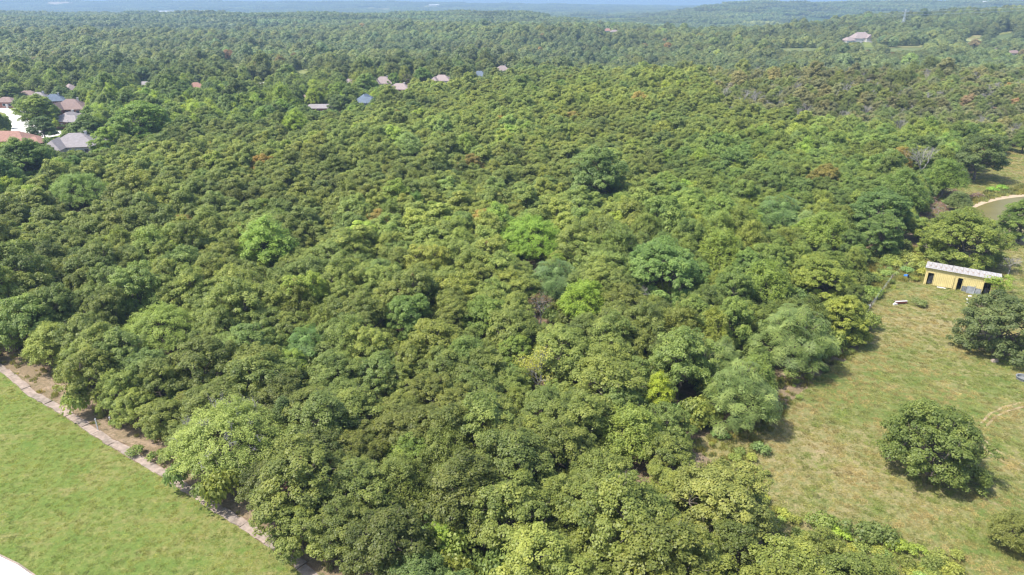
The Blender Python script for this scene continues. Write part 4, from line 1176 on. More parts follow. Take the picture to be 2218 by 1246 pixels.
# groves beyond 1350 m, each a patch of many small crowns
def grove(seed, n=90, S=80):
    r = np.random.default_rng(seed); Q = []; LV = []
    for i in range(n):
        c = np.array([r.uniform(-S / 2, S / 2), r.uniform(-S / 2, S / 2), 0]); R_ = r.uniform(3.6, 6.2); h = r.uniform(7, 13)
        m = 75; d = sph(r, m); d[:, 2] = np.abs(d[:, 2]) * 1.1 - .12
        p = c + d * [R_, R_, R_ * .75] + [0, 0, h - R_ * .75]
        Q.append(leaf_quads(r, p, d * 1.5 + [0, 0, .3], 1.25, .95, .4)); LV.append(np.clip(r.uniform(.1, .9) + r.normal(size=m) * .06, 0, 1))
    return np.concatenate(Q), np.concatenate(LV)
def far_patches():
    P = []; y = 1380.0; r = np.random.default_rng(3)
    while y < 8200:
        step = 62 if y < 3800 else 74
        xm = .8 * y + 80; n = int(2 * xm / step)
        xs = -xm + (np.arange(n) + r.uniform(-.4, .4, n)) * step
        P.append(np.stack([xs, y + r.uniform(-.4, .4, n) * step], 1)); y += step * (.9 if y < 3800 else 1.2)
    P = np.concatenate(P); x, y = P.T; z = terrain(x, y)
    u, v, d = proj(np.stack([x, y, z + 4], 1))
    rx = x / y
    field = (nz(x, y * .6, 170, 4) + .5 * nz(x, y, 60, 9)) > np.where(y > 2300, .62, 1.05)
    hills = (terrain(x, y) > 6)
    keep = ~(field & ~hills)
    for poly, dep in CLEAR[-12:]: keep &= ~(inside(u, v, poly) & (d < dep))
    for poly in FARFIELDS: keep &= ~inside(u, v, poly)
    P = np.stack([x, y, z, r.uniform(.85, 1.2, len(x)), r.uniform(.7, 1.25, len(x)), r.uniform(0, 6.28, len(x))], 1)[keep]
    x, y = P[:, 0], P[:, 1]
    b = (1 + .2 * nz(x, y, 130, 2) + r.normal(size=len(x)) * .12)[:, None]
    C = np.array([[0.066, 0.094, 0.040]]) * b * (1 + r.normal(size=(len(x), 1)) * .06 * np.array([[1, 0, -1]]))
    return P, C
FARFIELDS = [[(776, 22), (800, 16), (855, 18), (846, 22), (778, 24)], [(910, 14), (940, 9), (958, 12), (950, 16), (912, 17)], [(970, 14), (990, 12), (1010, 14), (975, 17)],
             [(1000, 27), (1024, 24), (1026, 27), (1002, 30)], [(96, 4), (160, 3), (164, 10), (104, 14)], [(320, 24), (470, 22), (560, 25), (470, 29), (320, 28)], [(270, 33), (318, 33), (318, 36), (270, 36)], [(490, 32), (562, 31), (562, 37), (490, 37)]]
P, C = far_patches()
gs = []
for i in range(4):
    Q, LV = grove(800 + i)
    o = lone('grove', Q, LV, None, P[i * 97 % len(P), :3], (.06, .09, .032), 'one clump of the distant woods', 'grove', None, [M['leaf']]); o['kind'] = 'stuff'
    gs.append((o, P[i::4], C[i::4]))
tag(gn_points('distant_woods', gs, None), 'hazy blue green woods reaching to the horizon', 'woods')
print('TREES', count, 'rest', len(near_rest), len(far_rest), 'groves', len(P))

# ---------------------------------------------------------------- haze
hb = MB(); hb.box((-34500, -130, -26), (34500, 36500, 78))
ho = hb.build('haze', None); tag(ho, kind='stuff')
hm = bpy.data.materials.new('haze'); hm.use_nodes = True; hn = hm.node_tree.nodes; hn.clear()
out_ = hn.new('ShaderNodeOutputMaterial'); pv = hn.new('ShaderNodeVolumePrincipled')
pv.inputs['Color'].default_value = (0.30, 0.43, 0.61, 1); pv.inputs['Density'].default_value = HAZE; pv.inputs['Anisotropy'].default_value = 0.1
hm.node_tree.links.new(pv.outputs[0], out_.inputs['Volume']); ho.data.materials.append(hm)

# ---------------------------------------------------------------- the yellow shed
def ribbed(name, w, h, mat, parent, pos=(0, 0, 0), rot=(0, 0, 0), pitch=0.25, rib=0.03, t=0.015, loc=None):
    """a metal sheet w wide (x) and h tall (z) with raised vertical ribs"""
    m = MB(); xs = [0.0]; ys = [0.0]; x = 0.0
    while x < w - .01:
        x2 = min(w, x + pitch); a = x + (x2 - x) * .55; b = x + (x2 - x) * .68; c = x + (x2 - x) * .87
        xs += [a, b, c, x2]; ys += [0, -rib, -rib, 0]; x = x2
    n = len(xs); vs = [(xx, yy, zz) for zz in (0, h) for xx, yy in zip(xs, ys)] + [(xx, yy + t, zz) for zz in (0, h) for xx, yy in zip(xs, ys)]
    fs = []
    for i in range(n - 1):
        fs += [(i, i + 1, n + i + 1, n + i), (2 * n + i + 1, 2 * n + i, 3 * n + i, 3 * n + i + 1), (i + 1, i, 2 * n + i, 2 * n + i + 1), (n + i, n + i + 1, 3 * n + i + 1, 3 * n + i)]
    fs += [(0, n, 3 * n, 2 * n), (n - 1, 3 * n - 1, 4 * n - 1, 2 * n - 1)]
    m.add(vs, fs)
    o = m.build(name, mat, parent); o.location = pos; o.rotation_euler = rot
    return o
M['yellow'] = mat_plain('yellow_siding', (0.52, 0.43, 0.19), 0.55, 0.35, 0, 0.10, 1.2)
M['yellow_dk'] = mat_plain('yellow_trim', (0.47, 0.39, 0.17), 0.6, 0.3, 0, 0.12, 1.4)
t = NT('galvanised_roof'); c = t.new('ShaderNodeTexCoord').outputs['Object']
na = t.noise(0.9, 6, 0.7, t.scaled(c, (1, 2.5, 1))); nb_ = t.noise(5, 4, 0.6, c)
colr = t.mix(t.ramp(na, [(0.50, (0, 0, 0)), (0.60, (1, 1, 1))]), t.ramp(nb_, [(0.3, (0.36, 0.345, 0.33)), (0.7, (0.47, 0.45, 0.44))]), (0.26, 0.18, 0.13))
t.bsdf(colr, 0.5, 0.4, 0.25); M['galv'] = t.m
M['zinc'] = mat_plain('old_corrugated_zinc', (0.19, 0.20, 0.20), 0.6, 0.4, 0.3, 0.3, 1.5)
M['wood_dk'] = mat_plain('weathered_wood', (0.16, 0.12, 0.09), 0.9, 0.2, 0, 0.3, 3)
M['inner'] = mat_plain('dark_inner_boards', (0.07, 0.055, 0.045), 0.9, 0.1, 0, 0.3, 2)
M['blue'] = mat_plain('blue_plastic', (0.02, 0.13, 0.42), 0.4, 0.5, 0, 0.1, 2)
M['junk'] = mat_plain('grey_clutter', (0.28, 0.27, 0.27), 0.7, 0.3, 0, 0.3, 2)
M['red'] = mat_plain('faded_red_paint', (0.30, 0.09, 0.07), 0.8, 0.2, 0, 0.2, 3)
M['black'] = mat_plain('black_plastic', (0.02, 0.02, 0.022), 0.6, 0.3, 0, 0.1, 3)
M['steel'] = mat_plain('galvanised_steel', (0.5, 0.52, 0.54), 0.45, 0.4, 0.6, 0.1, 3)

A0 = G(1999, 615); A1 = G(2157, 644.5)
ax = Vector((A1[0] - A0[0], A1[1] - A0[1], 0)); L_ = ax.length; ang = math.atan2(ax.y, ax.x)
D_ = 5.4; HF = 3.35; HB = 2.75
shed = empty('shed', A0, ang); tag(shed, 'long yellow metal shed with rusty white roof by the pasture', 'shed')
def seg(x0, x1, z0, z1, name='wall_panel', mat='yellow', y=0.0):
    return ribbed(name, x1 - x0, z1 - z0, M[mat], shed, (x0, y, z0), (0, 0, 0), .28, .03)
hd = 2.55                       # head of the openings
ribbed('fascia', L_ + .1, HF - hd, M['yellow_dk'], shed, (-.05, -.03, hd), (0, 0, 0), .28, .02)
f = lambda q: q * L_
seg(0, f(.035), 0, hd); seg(f(.40), f(.452), 0, hd)
seg(f(.525), f(.80), 1.05, hd - .01); seg(f(.525), f(.80), 0, 1.04, 'lower_wall_panel', 'zinc')
seg(f(.905), f(.925), 0, hd)
ribbed('sliding_door', f(.275), hd - .10, M['yellow'], shed, (f(.135), -.12, .12), (0, R(-1.3), 0), .30, .035)
for (x0, x1) in ((f(.035), f(.125)), (f(.452), f(.525)), (f(.80), f(.905))):
    m = MB(); m.box((x0 - .04, -.07, 0), (x0 + .05, .06, hd)); m.box((x1 - .05, -.07, 0), (x1 + .04, .06, hd)); m.box((x0 - .04, -.072, hd - .1), (x1 + .04, .062, hd + .01)); m.build('door_frame', M['yellow_dk'], shed)
seg(f(.925), f(1.0), 0, hd)
o = ribbed('back_wall', L_, HB, M['zinc'], shed, (L_, D_, 0), (0, 0, math.pi))
m = MB(); m.add([(0, 0.05, 0), (0, D_ - .05, 0), (0, D_ - .05, HB), (0, .05, HF), (.04, .05, 0), (.04, D_ - .05, 0), (.04, D_ - .05, HB), (.04, .05, HF)], [(0, 1, 2, 3)[::-1], (4, 5, 6, 7), (0, 1, 5, 4), (1, 2, 6, 5), (2, 3, 7, 6), (3, 0, 4, 7)]); m.build('side_wall', M['yellow_dk'], shed)
m = MB(); m.add([(L_ - .04, .05, 0), (L_ - .04, D_ - .05, 0), (L_ - .04, D_ - .05, HB), (L_ - .04, .05, HF), (L_, .05, 0), (L_, D_ - .05, 0), (L_, D_ - .05, HB), (L_, .05, HF)], [(0, 1, 2, 3)[::-1], (4, 5, 6, 7), (0, 1, 5, 4), (1, 2, 6, 5), (2, 3, 7, 6), (3, 0, 4, 7)]); m.build('side_wall', M['yellow_dk'], shed)
for q in (.39, .53, .86):
    m = MB(); m.box((f(q) - .03, .5, 0), (f(q) + .03, D_ - .2, 2.2)); m.build('inner_partition', M['inner'], shed)
sl = math.atan2(HB - HF, D_); nr = 14; pw = (L_ + .5) / nr; rl = math.hypot(D_ + .75, (HF - HB) * (D_ + .75) / D_)
rp = ribbed('roof_panel', pw - .02, rl, M['galv'], shed, (0, 0, 0), (0, 0, 0), .3, .014)
for i in range(nr):
    o = rp if i == 0 else rp.copy()
    if i: COL.objects.link(o)
    o.location = (-.25 + i * pw, -.35, HF + .10 + (.012 if i % 2 else 0) + random.uniform(0, .015)); o.rotation_euler = (R(-90) + sl * 1.0, 0, random.uniform(-.004, .004))
m = MB(); m.box((-.2, -.30, HF - .02), (L_ + .2, -.24, HF + .07)); m.build('eave_trim', M['yellow_dk'], shed)
def shed_pt(x, y, z=0.0):
    c_, s_ = math.cos(ang), math.sin(ang)
    return (A0[0] + x * c_ - y * s_, A0[1] + x * s_ + y * c_, z)
# things inside and about the shed
m = MB(); m.hexa([(0, 0, 0), (1.0, .1, 0), (1.1, .9, 0), (.1, .8, 0)], [(.15, .1, 1.3), (.8, .2, 1.7), (.9, .8, 1.5), (.2, .7, 1.2)]); m.box((.1, -.3, 0), (.6, .05, .5))
tag(m.build('covered_bundle', M['junk'], None, shed_pt(.55, 1.2), ang), 'grey covered bundle inside the left door of the shed', 'bundle')
m = MB(); m.box((0, 0, 0), (.7, .5, .9)); m.box((.04, .04, .9), (.66, .46, .98)); tag(m.build('old_cabinet', M['junk'], None, shed_pt(f(.835), 1.3), ang), 'pale cabinet in the right opening of the shed', 'cabinet')
o = ribbed('corrugated_sheet', 1.3, 1.35, M['zinc'], None, shed_pt(f(.60), -.62), (R(-20), 0, ang + .03), .16, .025); tag(o, 'grey corrugated sheet leaning on the shed wall, left one', 'metal sheet', 'corrugated sheets by the shed')
o = ribbed('corrugated_sheet', .9, 1.1, M['zinc'], None, shed_pt(f(.715), -.55), (R(-16), 0, ang - .04), .16, .025); tag(o, 'grey corrugated sheet leaning on the shed wall, right one', 'metal sheet', 'corrugated sheets by the shed')
m = MB(); m.tube([(0, 0, 0), (0.02, 0, 1.75)], .04, 8); m.box((-.07, -.05, 1.7), (.1, .05, 1.78)); tag(m.build('steel_post', M['steel'], None, shed_pt(f(.70), -1.0)), 'thin steel post before the grey sheets of the shed', 'post')
m = MB(); m.box((0, 0, 0), (1.5, .25, .06)); m.box((.1, .02, .06), (1.2, .2, .10)); tag(m.build('white_board', M['white'], None, shed_pt(f(.20), -.55, .03), ang + .05), 'white board on the ground before the sliding door', 'board')
def plant(name, mesh, loc, s, tint, label, cat, group=None, sz=1.0):
    o = link(name, mesh, None, None, loc, random.uniform(0, 6.28)); o.scale = (s, s, s * sz); o.color = (*tint, 1)
    return tag(o, label, cat, group)
SHM = []
for k in range(5):
    Q, LV = shrub(900 + k); me = quads_mesh('shrub', Q, lv=LV); me.materials.append(M['leaf']); SHM.append(me)
# climbing vine over the right end of the shed
v_r = np.random.default_rng(31); Q = []; LV = []
for i in range(46):
    x = L_ * .80 + v_r.random() ** .7 * (L_ * .34); zt = HF + .35 if v_r.random() < .45 else v_r.uniform(.3, HF)
    y = v_r.uniform(-.7, .1) if zt > HF else -.35 - .3 * v_r.random()
    if x > L_: y = v_r.uniform(-.8, 3.2); zt = v_r.uniform(.2, HF + .3)
    if x < L_ * .93 and zt < HF - .75: zt = HF - .3
    m_ = 60; d = sph(v_r, m_); p = np.array([x, y, zt]) + d * v_r.uniform(.35, .6) * [1.2, .8, .7]
    Q.append(leaf_quads(v_r, p, d + [0, -.2, .5], .11)); LV.append(np.clip(v_r.uniform(.3, .7) + v_r.normal(size=m_) * .12, 0, 1))
me = quads_mesh('climbing_vine', np.concatenate(Q), lv=np.concatenate(LV)); me.materials.append(M['leaf'])
o = link('climbing_vine', me, None, None, shed_pt(0, 0), ang); o.color = (.13, .185, .03, 1); tag(o, 'bright green vine climbing over the right end of the shed', 'vine')

def barrel(loc):
    root = empty('barrel', loc, .3); tag(root, 'blue plastic barrel lying in the weeds left of the shed', 'barrel')
    m = MB(); m.lathe([(0.001, 0), (.26, 0), (.29, .05), (.31, .28), (.29, .30), (.31, .32), (.31, .58), (.29, .6), (.31, .62), (.29, .85), (.25, .9)], 16)
    b = m.build('drum', M['blue'], root); b.rotation_euler = (R(72), 0, 0); b.location = (0, .45, .34)
    m = MB(); m.lathe([(.24, .885), (.24, .86), (.001, .86)], 16); c_ = m.build('lid', M['black'], root); c_.rotation_euler = (R(72), 0, 0); c_.location = (0, .45, .34)
barrel(G(1962, 603))
def bucket(loc):
    root = empty('bucket', loc, .3); tag(root, 'white bucket standing at the weed edge of the pasture', 'bucket')
    m = MB(); m.lathe([(.001, .01), (.22, .01), (.28, .55), (.30, .56), (.30, .60), (.26, .60), (.21, .05), (.001, .05)], 16); m.build('body', M['white'], root)
    m = MB(); m.tube([(.29, 0, .52), (.2, -.22, .42), (0, -.32, .36), (-.2, -.22, .42), (-.29, 0, .52)], .012, 5); m.build('handle', M['steel'], root)
bucket(G(1882, 668))
# low bench, its broken block and the bush beside it
bn = empty('bench', G(1950, 658), R(8)); tag(bn, 'low bench with white top and reddish side on the grass', 'bench')
m = MB(); m.box((-1.15, -.3, .50), (1.15, .0, .56)); m.build('seat_plank', M['wall_light'], bn)
m = MB(); m.box((-1.15, .04, .50), (1.15, .34, .56)); m.build('seat_plank', M['wood_dk'], bn)
m = MB(); m.box((-1.1, -.27, .16), (1.1, -.22, .495)); m.build('side_board', M['red'], bn)
for x in (-1.0, .9):
    m = MB(); m.box((x, -.2, 0), (x + .12, .3, .495)); m.build('leg', M['white'], bn)
m = MB(); m.hexa([(0, 0, 0), (.9, .1, 0), (.8, .6, 0), (.1, .5, 0)], [(.1, .05, .25), (.8, .15, .32), (.7, .5, .3), (.15, .45, .2)]); tag(m.build('concrete_block', M['wall_light'], None, G(1936, 662), .2), 'pale broken concrete block left of the low bench', 'block')
plant('round_bush', SHM[0], G(1988, 662), 1.35, (.085, .115, .04), 'rounded dull green bush beside the low bench', 'bush', None, .8)
for i, (u, v, s) in enumerate([(2098, 643, .35), (2096, 651, .3), (2100, 658, .25)]):
    m = MB(); m.hexa([(0, 0, 0), (2 * s, .1, 0), (1.8 * s, 1.6 * s, 0), (.1, 1.4 * s, 0)], [(.1, .1, .1), (1.8 * s, .2, .16), (1.5 * s, 1.3 * s, .12), (.2, 1.2 * s, .08)])
    tag(m.build('white_rubble', M['white'], None, G(u, v), i * .7), 'white rubble piece on the grass before the shed, ' + ['top', 'middle', 'lowest'][i] + ' one', 'rubble', 'white rubble pieces')
m = MB(); m.tube([(0, 0, 0), (.05, 0, 2.1)], .05, 8); m.lathe([(.07, 2.08), (.09, 2.1), (.07, 2.16), (.001, 2.18)], 8, (.05, 0)); tag(m.build('thin_post', M['steel'], None, G(2084, 1018)), 'thin pale post under the right side of the lone oak', 'post')
m = MB()
for rr, z in ((.85, .0), (.85, .35)): pass
m.lathe([(.85, 0), (.88, .35), (.98, .38), (.98, .44), (.80, .44), (.78, .06), (.001, .06)], 20); tag(m.build('round_trough', M['zinc'], None, G(2216, 822)), 'round grey trough beneath the dark spreading oak', 'trough')
m = MB(); m.hexa([(0, 0, 0), (1, .1, 0), (1.1, .6, 0), (.1, .7, 0)], [(.1, .1, .4), (.8, .15, .5), (.9, .5, .45), (.2, .6, .35)]); tag(m.build('pale_stone', M['slab'], None, G(2150, 786)), 'pale stone under the left side of the dark spreading oak', 'stone')

# white posts by the footpath
for (u, v0, v1, lab) in ((213, 933, 906, 'taller white post between the path and the wood'), (240, 917, 903, 'shorter white post set back under the trees')):
    g = G(u, v0); hh = (v0 - v1) / pxm(g) / cp * 1.02
    root = empty('white_post', g, .2); tag(root, lab, 'post', 'white posts by the footpath')
    m = MB(); m.box((-.055, -.055, -.1), (.055, .055, hh)); m.build('shaft', M['white'], root)
    m = MB(); m.hexa([(-.075, -.075, hh), (.075, -.075, hh), (.075, .075, hh), (-.075, .075, hh)], [(-.02, -.02, hh + .07), (.02, -.02, hh + .07), (.02, .02, hh + .07), (-.02, .02, hh + .07)]); m.build('cap', M['white'], root)

# wire fence round the weedy corner
FL = [G(1862, 706), G(1884, 672), G(1907, 642), G(1930, 610), G(1960, 585), G(1992, 570)]
root = empty('wire_fence', FL[0], 0); tag(root, 'old wire fence with dark posts along the weedy corner', 'fence')
for i, p in enumerate(FL):
    q = Vector(p) - Vector(FL[0]); m = MB(); hh = 1.5 + .25 * (i == 2); m.tube([(q.x, q.y, -.1), (q.x + .04, q.y, hh)], [.09, .07], 7); m.build('fence_post', M['wood_dk'], root)
for z in (.4, .75, 1.1, 1.4):
    m = MB(); m.tube([tuple(Vector(p) - Vector(FL[0]) + Vector((0, 0, z))) for p in FL], .012, 4); m.build('wire', M['steel'], root)

# brush piles
def brush(name, u, v, R1, R2, hh, n, label, seed, rot=0.0, cols=('brush', 'pale_bark')):
    g = at_px(u, v); r = np.random.default_rng(seed); Q = []
    for i in range(n):
        a = r.uniform(0, 6.28); q = math.sqrt(r.random()); x, y = math.cos(a) * q * R1, math.sin(a) * q * R2
        z = hh * (1 - q * q) * r.random() + .08; d = unit(np.array([r.normal(), r.normal(), r.normal() * .22])); l = r.uniform(.5, 1.6)
        Q.append(limb(r, np.array([x, y, z]) - d * l / 2, np.array([x, y, z]) + d * l / 2, r.uniform(.02, .06), .012, 4, .5, 4))
    Q = np.concatenate(Q); me = quads_mesh(name, Q, mi=(np.arange(len(Q)) // 12 % 4 == 0).astype(int))
    for c in cols: me.materials.append(M[c])
    return tag(link(name, me, None, None, g, rot), label, 'brush pile', 'brush piles by the pond')
M['brush'] = mat_bark('red_brown_brush', (0.16, 0.085, 0.06), (0.30, 0.18, 0.14))
brush('brush_pile', 2038, 419, 6.2, 5.0, 1.3, 420, 'long heap of reddish brown cut brush at the meadow edge', 1, .4)
brush('brush_pile', 2018, 444, 3.4, 7.5, 1.2, 420, 'greyish brush heap in the middle of the row', 2, .1)
brush('brush_pile', 2008, 463, 4.2, 5.2, 1.2, 320, 'lowest brush heap with orange brown sticks', 3, .1)
brush('brush_pile', 2117, 428, 2.0, 1.5, 1.3, 130, 'small brush heap on the grass above the pond bank', 4)
brush('brush_pile', 1950, 566, 1.6, 1.4, .9, 70, 'little pile of grey twigs above the blue barrel', 5, 0, ('pale_bark', 'brush'))

# bushes and weeds along the edges
BU = [(1990, 590, 2.0, 'olive bush leaning on the left wall of the shed', (.12, .15, .04)), (1972, 575, 2.2, 'broad weedy bush behind the blue barrel', (.13, .155, .04)),
      (1925, 575, 1.7, 'bush in the middle of the weedy corner', (.11, .15, .035)), (1880, 640, 1.9, 'bush below the fence post of the weedy corner', (.10, .15, .035)),
      (1868, 610, 1.8, 'bush at the left of the weedy corner', (.11, .14, .035)), (1900, 560, 1.8, 'bush at the upper left of the weedy corner', (.10, .13, .04)), (1893, 612, 1.3, 'low bush left of the dark fence post', (.12, .16, .035)),
      (2050, 395, 1.6, 'green bush above the long brush heap', (.08, .13, .03)), (2055, 447, 1.7, 'low bush beneath the small tree by the pond', (.10, .15, .045)),
      (2150, 417, 1.5, 'bright reedy bush on the pond bank, left one', (.11, .20, .03)), (2170, 413, 1.5, 'bright reedy bush on the pond bank, right one', (.11, .20, .03)),
      (1645, 985, 1.1, 'small feathery sapling alone in the grass strip', (.09, .14, .05)), (1560, 950, 1.0, 'small sapling at the foot of the lower feathery tree', (.09, .15, .05)),
      (1595, 1000, .8, 'low bush in the grassy gap, left', (.12, .16, .04)), (1650, 1030, .8, 'low bush in the grassy gap, right', (.12, .15, .04)),
      (1855, 1172, 1.6, 'dark bush where the pasture meets the lower wood', (.07, .10, .03)), (1905, 1182, 1.6, 'dark oak bush at the bottom of the pasture', (.07, .10, .03)), (1815, 1165, 1.1, 'yellow green bush at the bottom of the pasture', (.14, .21, .03)),
      (1945, 1200, 1.1, 'yellowish bush right of the dark oak bush', (.14, .19, .03)), (1985, 1205, .9, 'small green bush at the bottom edge of the grass', (.12, .17, .03)), (2030, 1212, .9, 'low bush near the bottom right of the pasture', (.12, .15, .04)), (2075, 1215, .7, 'last low bush toward the corner tree', (.13, .16, .04)),
      (1780, 1150, 1.4, 'leafy bush under the lower pasture oaks', (.10, .14, .035)),
      (300, 985, 1.0, 'low bush in the bare soil near the white posts', (.10, .14, .04)), (345, 1000, 1.2, 'bush between the white posts and the pale tree', (.09, .13, .035)), (262, 925, 1.1, 'bush behind the shorter white post', (.09, .13, .035))]
for i, (u, v, s, lab, tint) in enumerate(BU):
    plant('bush', SHM[i % 5], at_px(u, v), s, tint, lab, 'bush', 'bushes along the open edges', random.uniform(.8, 1.1))
HVM = None
# undergrowth: uncountable, one mass of low bushes and grass tufts
Qt, LVt = tuft(950); tm = quads_mesh('grass_tuft', Qt, lv=LVt); tm.materials.append(M['leaf'])
g = at_px(1935, 625); ts = link('grass_tuft', tm, None, None, g); ts.color = (.16, .2, .05, 1); tag(ts, kind='stuff')
g = at_px(1600, 985); bs = link('low_bush', SHM[1], None, None, g); bs.color = (.1, .14, .04, 1); bs.scale = (.7, .7, .7); tag(bs, kind='stuff')
ur = np.random.default_rng(12)
def fillpoly(poly, n, smin, smax, hmin=.7, hmax=1.2):
    P = np.array(poly); lo, hi = P.min(0), P.max(0); out = []
    a = ur.uniform(lo, hi, (n, 2)); a = a[inside(a[:, 0], a[:, 1], poly)]
    m = len(a); return np.stack([a[:, 0], a[:, 1], terrain(a[:, 0], a[:, 1]), ur.uniform(smin, smax, m), ur.uniform(hmin, hmax, m), ur.uniform(0, 6.28, m)], 1)
def tints(n, base, var=.18):
    b = 1 + ur.normal(size=(n, 1)) * var; h = ur.normal(size=(n, 1)) * .12
    return np.clip(np.array([base]) * b * (1 + h * np.array([[1, .2, -1]])), .01, 1)
B1 = np.concatenate([fillpoly(WEED, 240, .5, 1.3), fillpoly(CLR, 260, .3, .7), fillpoly(GP([(1640, 1060), (1660, 1090), (1760, 1160), (1880, 1200), (2100, 1235), (2000, 1300), (1800, 1250), (1600, 1120)]), 260, .4, 1.0)])
# understorey under the near wood
xy = ur.uniform([-190, 30], [210, 300], (17000, 2)); uu, vv, dd = proj(np.stack([xy[:, 0], xy[:, 1], xy[:, 0] * 0], 1))
k_ = ~inside(xy[:, 0], xy[:, 1], LAWN_W) & ~inside(xy[:, 0], xy[:, 1], PAST) & ~inside(xy[:, 0], xy[:, 1], strip) & (nz(xy[:, 0], xy[:, 1], 8, 2) > -.1) & (uu > -200) & (uu < 2100) & ~inside(uu, vv, CLR_PX)
for poly, dep in CLEAR: k_ &= ~inside(uu, vv, poly)
xy = xy[k_]; m_ = len(xy)
B2 = np.stack([xy[:, 0], xy[:, 1], terrain(xy[:, 0], xy[:, 1]), ur.uniform(.9, 2.1, m_), ur.uniform(1.0, 2.1, m_), ur.uniform(0, 6.28, m_)], 1)
BB = np.concatenate([B1, B2]); CB = np.concatenate([tints(len(B1), (.12, .155, .04)), tints(len(B2), (.085, .118, .032))])
TT = np.concatenate([fillpoly(WEED, 2600, .6, 1.5), fillpoly(CLR, 2400, .4, 1.0), fillpoly(strip, 4200, .35, 1.0), fillpoly(GP([(2100, 432), (2130, 418), (2218, 400), (2300, 395), (2300, 415), (2165, 426), (2107, 446)]), 900, .8, 1.6), fillpoly(offset(PATH, -.25) + offset(PATH, .1)[::-1], 700, .15, .35)])
CT = tints(len(TT), (.11, .12, .04), .25)
def turf(name, poly, n, base, alt, smin, smax, seed, label):
    global ur
    ur = np.random.default_rng(seed)
    P = fillpoly(poly, n, smin, smax, .10, .26); uu, vv, dd = proj(P[:, :3]); k = (uu > -60) & (uu < 2280) & (vv < 1300) & (vv > 300) & ~inside(P[:, 0], P[:, 1], BANK); P = P[k]
    w = np.clip(.5 + .6 * nz(P[:, 0], P[:, 1], 2.3, 3) + .4 * nz(P[:, 0], P[:, 1], .8, 5), 0, 1)[:, None]
    C = (np.array([base]) * w + np.array([alt]) * (1 - w)) * (1 + ur.normal(size=(len(P), 1)) * .22)
    o = gn_points(name, [(ts, P, np.clip(C, .01, 1))], None); o['label'] = label
turf('lawn_grass', LAWN_W, 150000, (.092, .126, .027), (.122, .138, .036), .3, .62, 21, 'mown grass blades of the left lawn')
turf('pasture_grass', PAST, 210000, (.088, .118, .030), (.158, .140, .064), .35, .95, 22, 'short dry grass tufts of the pasture')
ur = np.random.default_rng(12)
tag(gn_points('undergrowth', [(bs, BB, CB), (ts, TT, CT)], None), 'low bushes and tall grass under and around the trees', 'undergrowth')

# ---------------------------------------------------------------- suburb street things
def car(loc, rot, label):
    root = empty('parked_car', loc, rot); tag(root, label, 'car')
    m = MB(); prof = [(-2.2, .35), (-2.2, .85), (-1.9, .95), (-1.2, 1.0), (-.6, 1.42), (.9, 1.45), (1.5, 1.02), (2.15, .92), (2.25, .4)]
    n = len(prof); vs = [(x, -.85 + (.12 if z > 1.2 else 0), z) for x, z in prof] + [(x, .85 - (.12 if z > 1.2 else 0), z) for x, z in prof]
    m.add(vs, [tuple(range(n))[::-1], tuple(range(n, 2 * n))] + [(i, (i + 1) % n, n + (i + 1) % n, n + i) for i in range(n)]); m.build('body', M['car'], root)
    m = MB(); m.box((-.7, -.87, 1.03), (.95, .87, 1.33)); m.build('window', M['glass'], root)
    for x in (-1.4, 1.4):
        for y in (-.78, .78):
            m = MB(); m.lathe([(.001, -.1), (.33, -.1), (.33, .1), (.001, .1)], 14); w = m.build('wheel', M['black'], root); w.rotation_euler = (R(90), 0, 0); w.location = (x, y, .33)
M['car'] = mat_plain('blue_grey_car_paint', (0.14, 0.22, 0.34), 0.3, 0.5, 0.2, 0.05, 1)
M['carw'] = mat_plain('white_car_paint', (0.75, 0.76, 0.78), 0.3, 0.5, 0, 0.05, 1)
car(at_px(20, 227), R(10), 'blue grey car parked on the drive by the street')
_c = M['car']; M['car'] = M['carw']; car(at_px(196, 228), R(5), 'white car parked behind the brown roofed house'); M['car'] = _c
def bin_(u, v, label):
    root = empty('rubbish_bin', at_px(u, v), .4); tag(root, label, 'bin', 'bins at the street')
    m = MB(); m.hexa([(-.3, -.3, .08), (.3, -.3, .08), (.3, .3, .08), (-.3, .3, .08)], [(-.38, -.4, 1.1), (.38, -.4, 1.1), (.38, .4, 1.1), (-.38, .4, 1.1)]); m.build('body', M['black'], root)
    m = MB(); m.hexa([(-.4, -.43, 1.1), (.4, -.43, 1.1), (.4, .43, 1.1), (-.4, .43, 1.1)], [(-.36, -.4, 1.17), (.36, -.4, 1.17), (.36, .3, 1.24), (-.36, .3, 1.24)]); m.build('lid', M['black'], root)
bin_(105, 311, 'black wheeled bin on the grass by the lower drive')
bin_(61, 254, 'black wheeled bin on the street kerb beneath the broad tree')

